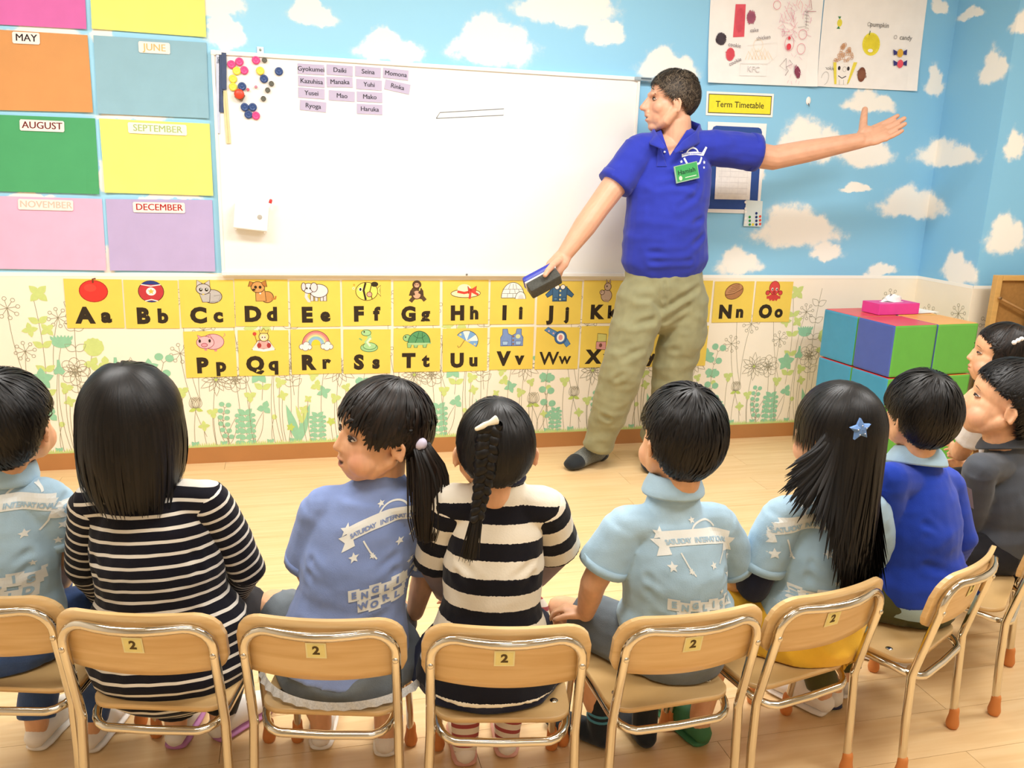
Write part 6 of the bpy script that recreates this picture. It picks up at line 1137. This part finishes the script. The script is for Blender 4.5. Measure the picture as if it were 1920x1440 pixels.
# --- boy in dark grey, in profile
k7 = child('boy in a dark grey shirt at the right edge, face in profile', 7, 1.82, dict(head=(1882, 752), neck=(1884, 834), shl=(1838, 880), shr=(1935, 872), ell=(1818, 980, .08), wrl=(1800, 1040, .18), elr=(1950, 1000, -.02), wrr=(1900, 1060, .1), hip=(1880, 1080)), (54, 10, 0), boy_hair(end={0: 80, 40: 80, 62: 86, 80: 82, 95: 90, 112: 110, 130: 126, 180: 136}, n=2300, swirl=5, thick=1.02), dict(name='grey_shirt', mat=cloth('slate', '#4d5158', .2, 500), sleeve=1.3, collar=cloth('slate', '#4d5158')), dict(name='trousers', mat=cloth('charcoal', '#1d1d22')), [dft(7, -.06, .22), dft(7, .06, .22)], face=.5, torso=(1.0, 1.05), sc=1.08)
nh = [aty(x, y, 1.735)-k7['base'] for x, y in ((1789, 898), (1822, 918), (1826, 955), (1796, 935))]; mk('name_holder', nh+[p+A([.002, .004, 0]) for p in nh], [(0, 1, 2, 3), (7, 6, 5, 4), (0, 4, 5, 1), (1, 5, 6, 2), (2, 6, 7, 3), (3, 7, 4, 0)], mat('holder_clear', '#6a5f70', .15, 0, coat=.4), k7['par'])
# --- girl with the white clip, farthest right
def cliphair(par, base, H, C, sc, q):
    end = {0: 70, 30: 74, 50: 84, 70: 100, 90: 104, 130: 122, 180: 130}; h = Hair(H, C, 'kid', sc, base, 14, 1.0); h.cap(end, 1.05, back=2); h.comb(end, 1200, (40, 80), 1.03, 1.08, .003, 9, jit=3, swirl=8); n = 260; ph = np.radians(rng.uniform(60, 300, n)); th = np.radians(104+rng.normal(0, 3, n)); cc = C-base
    def path(E, n, K): t = np.linspace(0, 1, K+1)[1:]; return E[:, None]+A([0, 0, -1])*(.10*t)[None, :, None]+(E-cc)[:, None]*A([1, 1, 0])*(-.25*t**2)[None, :, None]+rng.normal(0, .004, (n, 1, 3))*t[None, :, None]
    h.fall(th, ph, path, .005, 12, 1.05, 6, .3); h.build('hair', HAIR_B, par)
    p = aty(1903, 637, 2.135)-base
    for i, (dx, dz) in enumerate(((-.013, -.006), (0, 0), (.012, .005))): mk('hair_clip', *ell(p+A([dx, -.012, dz]), (.008, .006, .007)), mat('clip_white', '#f0ecec', .3, 0), par, True)
k8 = child('girl with a white hair clip, mostly hidden behind the boy in grey', 8, 2.22, dict(head=(1874, 664), neck=(1884, 742), shl=(1835, 790), shr=(1925, 790), ell=(1800, 850, .1), wrl=(1790, 840, .2), hip=(1890, 960)), (58, 2, 0), cliphair, dict(name='white_blouse', mat=cloth('white', '#e6e2de'), sleeve=.5), dict(name='skirt', mat=cloth('charcoal', '#1d1d22'), len=.8), [dft(8, -.06, .22), dft(8, .06, .22)], face=.4, torso=(.95, 1), sc=.98)
# ---------------------------------------------------------------- the man at the board
TY = 3.50
def T(px, py, dy=0): return aty(px, py, TY+dy)
base = A([1.50, TY, 0]); par = empty('person', base, 0, 'man in a royal blue polo shirt gesturing with an open hand at the board', 'person')
H = rotm(80, -2, 0); C = T(1258, 188); sc = 1.0
shl, shr = T(1200, 282), T(1332, 276, -.01); ell_, wrl = T(1122, 388, -.04), T(1058, 478, -.08); elr, wrr = T(1450, 296, -.02), T(1612, 264, -.06)
ax = unit(shr-shl); mid = (shl+shr)/2; hipc = T(1243, 548, -.01); fw = A([-.1, -1, 0]); fw = unit(fw-ax*(fw@ax)); nk = T(1272, 252, .0)
parts = head_parts('man', H, C, sc)+[tube([C+H@A([0, -.03, -.08]), T(1268, 268)], [.058, .066], 18, ref=ax), tube([shl, shr], [.06, .06], 14, ref=(0, 0, 1)), tube([hipc, T(1248, 400), T(1256, 320), mid], [(.15, .10), (.16, .11), (.16, .10), (.09, .06)], 20, ref=ax)]
parts.append(tube([shl, shl*.5+ell_*.5, ell_, ell_*.6+wrl*.4, wrl], [.058, .056, .050, .049, .033], 16, ref=ax)); parts.append(tube([shr, shr*.5+elr*.5, elr, elr*.6+wrr*.4, wrr], [.060, .058, .053, .049, .035], 16, ref=(0, 0, 1)))
# open palm, raised; gripping hand with the eraser
tip = T(1704, 229, -.10); parts += hand_parts(wrr, tip-wrr, A([-.15, -.72, .68]), 1.34, -1, 7, 1.3, 6, 62, 1.10)
er = T(1016, 529, -.10); gd = unit(T(1022, 522, -.10)-wrl)
parts.append(tube([wrl, T(1050, 490, -.10), T(1038, 503, -.105)], [(.034, .026), (.040, .025), (.040, .020)], 16, ref=ax))
parts.append(tube([T(1050, 486, -.11), T(1036, 498, -.150), T(1027, 508, -.185), T(1022, 516, -.198)], [.017, .0145, .0125, .0105], 12))
for q in ([(1044, 492, -.085), (1024, 502, -.095), (1011, 512, -.100), (1004, 522, -.098)], [(1046, 496, -.075), (1030, 509, -.075), (1018, 520, -.082), (1012, 530, -.090)], [(1050, 499, -.075), (1038, 514, -.070), (1028, 526, -.078), (1022, 535, -.088)], [(1054, 500, -.085), (1049, 516, -.085), (1042, 527, -.088), (1036, 534, -.094)]): parts.append(tube([T(*p) for p in q], [.0125, .0115, .0105, .0085], 10))
hl, hr_ = T(1205, 556), T(1286, 556); knl, knr = T(1168, 690, -.08), T(1262, 690, -.02); anl = A([*atz(1117, 866, 0)[:2], .10]); anr = A([1.60, 3.55, .10])
for hp, kn, an_ in ((hl, knl, anl), (hr_, knr, anr)): parts.append(tube([hp, kn, an_, an_-A([0, 0, .05])], [.08, .058, .04, .04], 14, ref=ax))
me = remesh(parts, .0036, 5); finish_head(me, 'man', H, C, sc); put('body', me, SKIN_T, par, base); eyes(par, base, 'man', H, C, sc, (-1, 1), .95)
# hair: short, tousled, greying
end = {0: 78, 25: 76, 45: 86, 62: 98, 76: 112, 88: 98, 103: 100, 120: 120, 150: 132, 180: 134}; h = Hair(H, C, 'man', sc, base, 14, 1.0); h.cap(end, 1.055, back=3); h.comb(end, 3000, (18, 36), 1.04, 1.085, .0020, 7, jit=4, swirl=8, lift=.012); h.comb(end, 1600, (12, 24), 1.06, 1.10, .0013, 6, jit=5, swirl=14, lift=.035); h.comb({0: 82, 30: 80, 60: 50, 180: 40}, 500, (20, 36), 1.06, 1.12, .0020, 7, jit=6, swirl=16, lift=.05); h.build('hair', HAIR_T, par)
# polo shirt
M_ROY = cloth('royal_polo', '#2a36a2', .25, 420, .05)
sp = [T(1246, 488, -.01), T(1247, 458, -.015), T(1249, 420, -.02), T(1254, 360, -.01), T(1262, 310, 0), mid+A([0, 0, .035])]; tp = [tube(sp, [(.196, .138), (.190, .138), (.180, .136), (.182, .125), (.178, .105), (.10, .070)], 26, ref=ax), tube([shl, shr], [.072, .072], 16, ref=(0, 0, 1)), tube([mid, T(1268, 266)], [(.125, .085), (.072, .070)], 20, ref=ax)]
cl, cr_ = T(1152, 346, -.02), T(1416, 286, -.015); ul, ur_ = unit(cl-shl), unit(cr_-shr)
tp.append(tube([shl, shl*.5+cl*.5, cl], [.075, .075, .077], 18, ref=ax, cap=False)); tp.append(tube([shr, shr*.5+cr_*.5, cr_], [.076, .078, .080], 18, ref=(0, 0, 1), cap=False))
sm = remesh(tp, .006, 6); wrinkle(sm, .007, 9, 3, (1, 1, 1.6))
def F_(x, y): return T(x, y, -.13)
crease(sm, [([F_(1300, 350), F_(1260, 345), F_(1220, 352)], .014, .006), ([F_(1330, 330), F_(1300, 370), F_(1270, 390)], .014, .006), ([F_(1180, 340), F_(1215, 370)], .012, .005), ([F_(1325, 440), F_(1280, 470), F_(1220, 475)], .014, .006), ([F_(1175, 465), F_(1220, 490), F_(1290, 488)], .012, .006), ([F_(1320, 410), F_(1270, 430)], .012, .005), ([F_(1340, 300), F_(1380, 285)], .01, .004)])
shirt = put('polo_shirt', sm, M_ROY, par, base)
for p, u, r_ in ((cl, ul, .0765), (cr_, ur_, .0805)): V, Fc = tube([p-u*.03, p+u*.004], [r_+.001, r_+.001], 24, ref=(0, 0, 1), cap=False); mk('cuff', V-base, Fc, M_ROY, shirt, True)
# open collar with a placket
cp = [T(*q) for q in ((1247, 278, -.125), (1230, 264, -.085), (1222, 250, .0), (1250, 240, .062), (1288, 233, .066), (1312, 243, .01), (1304, 258, -.065), (1282, 272, -.105), (1264, 286, -.125))]
tt = np.linspace(0, 8, 33); cp2 = [A([np.interp(t, range(9), [p[i] for p in cp]) for i in range(3)]) for t in tt]; cr2 = [float(np.interp(t, range(9), [.008, .020, .022, .024, .026, .026, .026, .022, .007])) for t in tt]
V, Fc = tube(cp2, [(q, .006) for q in cr2], 10, ref=(0, 0, 1)); cn = T(1266, 258); dz = V[:, 2]-A([np.interp(np.arange(len(V))//10/37*8, range(9), [p[2] for p in cp])]).ravel(); V[:, :2] += (V-cn)[:, :2]*np.clip(-dz*6, 0, .2)[:, None]; mk('collar', V-base, Fc, M_ROY, shirt, True)
# open neck: the shirt stops along a V below the throat
bm = bmesh.new(); bm.from_mesh(shirt.data); VX = [(1237, 236), (1293, 236), (1256, 292)]
def pix(P): q = A(P)-CAM; z = q@_fw; return 960+F*(q@_r2)/z, 720+F*(q@_d2)/z
def intri(p, t): s_ = [(t[(i+1) % 3][0]-t[i][0])*(p[1]-t[i][1])-(t[(i+1) % 3][1]-t[i][1])*(p[0]-t[i][0]) for i in range(3)]; return all(x > 0 for x in s_) or all(x < 0 for x in s_)
for a_, b_ in ((0, 2), (1, 2)):
    fs = [f_ for f_ in bm.faces if f_.calc_center_median().y+base[1] < TY-.0 and f_.calc_center_median().z > 1.28]; pn_ = np.cross(ray(*VX[a_]), ray(*VX[b_]))
    bmesh.ops.bisect_plane(bm, geom=fs+list({e for f_ in fs for e in f_.edges})+list({v for f_ in fs for v in f_.verts}), plane_co=Vector(CAM-base), plane_no=Vector(unit(pn_)))
bmesh.ops.delete(bm, geom=[f_ for f_ in bm.faces if f_.calc_center_median().y+base[1] < TY-.0 and intri(pix(A(f_.calc_center_median())+base), VX)], context='FACES'); bm.to_mesh(shirt.data); bm.free()
def on_shirt(pts, off=.002):
    co = coords(shirt.data); bv = BVHTree.FromPolygons([tuple(p) for p in co], [tuple(p.vertices) for p in shirt.data.polygons]); out = []
    for x, y in pts:
        d = unit(ray(x, y)); h_, n_, i_, q_ = bv.ray_cast(Vector(CAM-base), Vector(d), 8); out.append(A(h_)-d*off if h_ else T(x, y, -.13)-base)
    return out
pk = on_shirt([(1234, 268), (1252, 272), (1250, 312), (1232, 312)], .004); mk('placket', pk+[p+A([0, .004, 0]) for p in pk], [(0, 1, 2, 3), (0, 4, 5, 1), (1, 5, 6, 2), (2, 6, 7, 3), (3, 7, 4, 0)], M_ROY, shirt)
for y in (285,): b_ = on_shirt([(1246, y)], .005)[0]; mk('button', *ell(b_, .005, nu=10, nv=6), mat('button_white', '#e8e8f0', .3, 0), shirt, True)
# chest emblem (stars, banner and ring) and the green name badge
a = Art(); W_ = '#e8ebf4'; a.poly([(-.055, .018), (-.02, .026), (.02, .026), (.055, .020), (.055, .034), (.02, .040), (-.02, .040), (-.055, .032)], W_); a.poly([(.045, .025), (.062, .060), (.070, .055), (.060, .020)], W_); a.ring(0, .02, .034, .036, .006, W_, a0=10, a1=170); a.stroke([(-.045, .015), (-.03, -.01), (0, -.02), (.035, -.01), (.05, .015)], .009, W_)
for x, y, r_ in ((-.055, .048, .009), (0, .064, .007), (-.058, -.0, .008), (.062, -.008, .009), (.058, -.03, .007)): a.star(x, y, r_, W_)
a.text('SATURDAY INTERNATIONAL', 0, .031, .0075, '#2438b0', .0001)
tmp = shirt.data.copy(); set_coords(tmp, coords(tmp)+base); e_ = decal('chest_emblem', a, tmp, shirt, base, T(1300, 302, -.1), ax, (0, 0, 1), fw, [W_, '#2438b0'], .95); e_['label'] = 'white embroidered club emblem'; bpy.data.meshes.remove(tmp)
bc = on_shirt([(1287, 323)], .022)[0]; be = unit(ax*.985+A([0, 0, .17])); bu = unit(np.cross(be, fw)*-1); bu = bu if bu[2] > 0 else -bu; bn = fw
def bq(x, y, z): return bc+be*x+bu*y+bn*z
nb = mk('name_badge', [bq(x, y, z) for z in (-.002, .003) for x, y in ((-.052, -.035), (.052, -.035), (.052, .035), (-.052, .035))], [(3, 2, 1, 0), (4, 5, 6, 7), (0, 1, 5, 4), (1, 2, 6, 5), (2, 3, 7, 6), (3, 0, 4, 7)], mat('badge_clear', '#8fae98', .2, 0, coat=.5), shirt); nb['label'] = 'green name badge in a clear holder'
a = Art(); a.poly([(-.046, -.030), (.049, -.030), (.049, .032), (-.046, .032)], '#3f9a58'); a.text('Hamish', 0, .004, .026, '#1e4030', .0006); a.ell(-.03, -.018, .007, .009, '#e8e0c0'); a.stroke([(-.01, -.02), (.04, -.02)], .003, '#cfe0c8'); q = a.build('badge_card', nb, bc+bn*.003, be, bu, bn, 1, .0006, .0002)
# trousers
M_KH = cloth('khaki', '#8b8866', .3, 500, .08)
bp = [tube([T(1246, 470, -.01), T(1245, 540, -.01), T(1244, 585, -.01)], [(.160, .105), (.182, .124), (.165, .112)], 24, ref=ax)]
fa = anl+A([-.0, 0, .02]); bp.append(tube([T(1208, 528, -.01), T(1200, 562, -.02), T(1188, 620, -.05), knl, T(1146, 760, -.05), T(1120, 838, .0)], [(.085, .095), (.106, .112), (.105, .104), (.096, .094), (.086, .086), (.066, .070)], 18, ref=ax, cap=False))
bp.append(tube([T(1280, 528, -.01), T(1287, 562, -.01), T(1282, 620, -.03), knr, T(1255, 770, -.01), anr+A([0, 0, .0])], [(.085, .095), (.100, .112), (.102, .104), (.094, .092), (.086, .086), (.072, .074)], 18, ref=ax, cap=False))
bm_ = remesh(bp, .0068, 5); wrinkle(bm_, .011, 8, 9, (1, 1, 1.8))
crease(bm_, [([T(1245, 585, -.11), T(1220, 560, -.13), T(1180, 555, -.13)], .014, .007), ([T(1248, 575, -.11), T(1275, 560, -.13), T(1310, 540, -.12)], .014, .008), ([T(1145, 600, -.14), T(1180, 612, -.16), T(1225, 600, -.14)], .014, .008), ([T(1135, 660, -.16), T(1170, 672, -.17), T(1200, 655, -.15)], .014, .007), ([T(1122, 705, -.15), T(1150, 715, -.16), T(1170, 700, -.15)], .012, .008), ([T(1105, 775, -.1), T(1140, 785, -.12)], .012, .008), ([T(1248, 600, -.12), T(1290, 575, -.13)], .014, .008), ([T(1245, 660, -.1), T(1290, 650, -.1)], .014, .006), ([T(1247, 530, -.13), T(1247, 580, -.12)], .008, .006)])
tr = put('trousers', bm_, M_KH, par, base)
# socks
M_SK = mat('sock_grey', '#6e716c', .9, .35, 260, .3, 400); M_SD = cloth('sock_toe', '#23272a')
for an_, toe in ((anl, atz(1062, 884, 0)), (anr, anr+A([-.10, -.22, 0]))):
    d = unit(A([toe[0]-an_[0], toe[1]-an_[1], 0])); P = A([an_[0], an_[1], 0]); s_ = np.cross(d, (0, 0, 1)); L = .235
    sk = remesh([tube([P+A([0, 0, .17]), P+A([0, 0, .10]), P+A([0, 0, .05])-d*.01], [.045, .042, .044], 16, ref=s_), tube([P-d*.045+A([0, 0, .034]), P+A([0, 0, .046]), P+d*.06+A([0, 0, .048]), P+d*.12+A([0, 0, .036]), P+d*.175+A([0, 0, .028])], [(.032, .032), (.038, .044), (.042, .044), (.047, .034), (.038, .024)], 18, ref=s_)], .005, 4); o = put('sock', sk, M_SK, par, base)
    V, Fc = tube([P+d*.135+A([0, 0, .034]), P+d*.155+A([0, 0, .031]), P+d*.180+A([0, 0, .027])], [(.0475, .0345), (.0455, .0305), (.036, .0245)], 18, ref=s_); mk('toe_cap', V-base, Fc, M_SD, o, True); V, Fc = tube([P-d*.050+A([0, 0, .026]), P-d*.03+A([0, 0, .028])], [(.03, .027), (.036, .029)], 16, ref=s_); mk('heel_cap', V-base, Fc, M_SD, o, True)
# eraser in his hand
e0, e1 = T(990, 541, -.15), T(1044, 512, -.15); ec = (e0+e1)/2; exx = unit(e1-e0); L_ = np.linalg.norm(e1-e0)+.005; en = unit(A([.25, -.75, -.60])-exx*(A([.25, -.75, -.60])@exx)); eu = np.cross(en, exx)
er_ = empty('board_eraser', ec, 0, 'blue whiteboard eraser with a dark felt pad, held in his lowered hand', 'eraser')
def slab(w_, t0, t1, hw, m, nm, bev=.006):
    v, f_ = box((0, 0, (t0+t1)/2), (w_, hw, t1-t0), bev); mk(nm, [exx*p[0]+eu*p[1]+en*p[2] for p in v], f_, m, er_)
slab(L_, -.006, .040, .058, mat('felt_dark', '#4a4a44', .95, .2, 120, .5, 300), 'felt_pad', .008); slab(L_+.002, -.014, -.006, .062, mat('eraser_white', '#dcdcdc', .4, 0), 'backing', .002); slab(L_+.004, -.042, -.014, .064, mat('eraser_blue', '#2f3aa8', .4, .03), 'handle', .012)
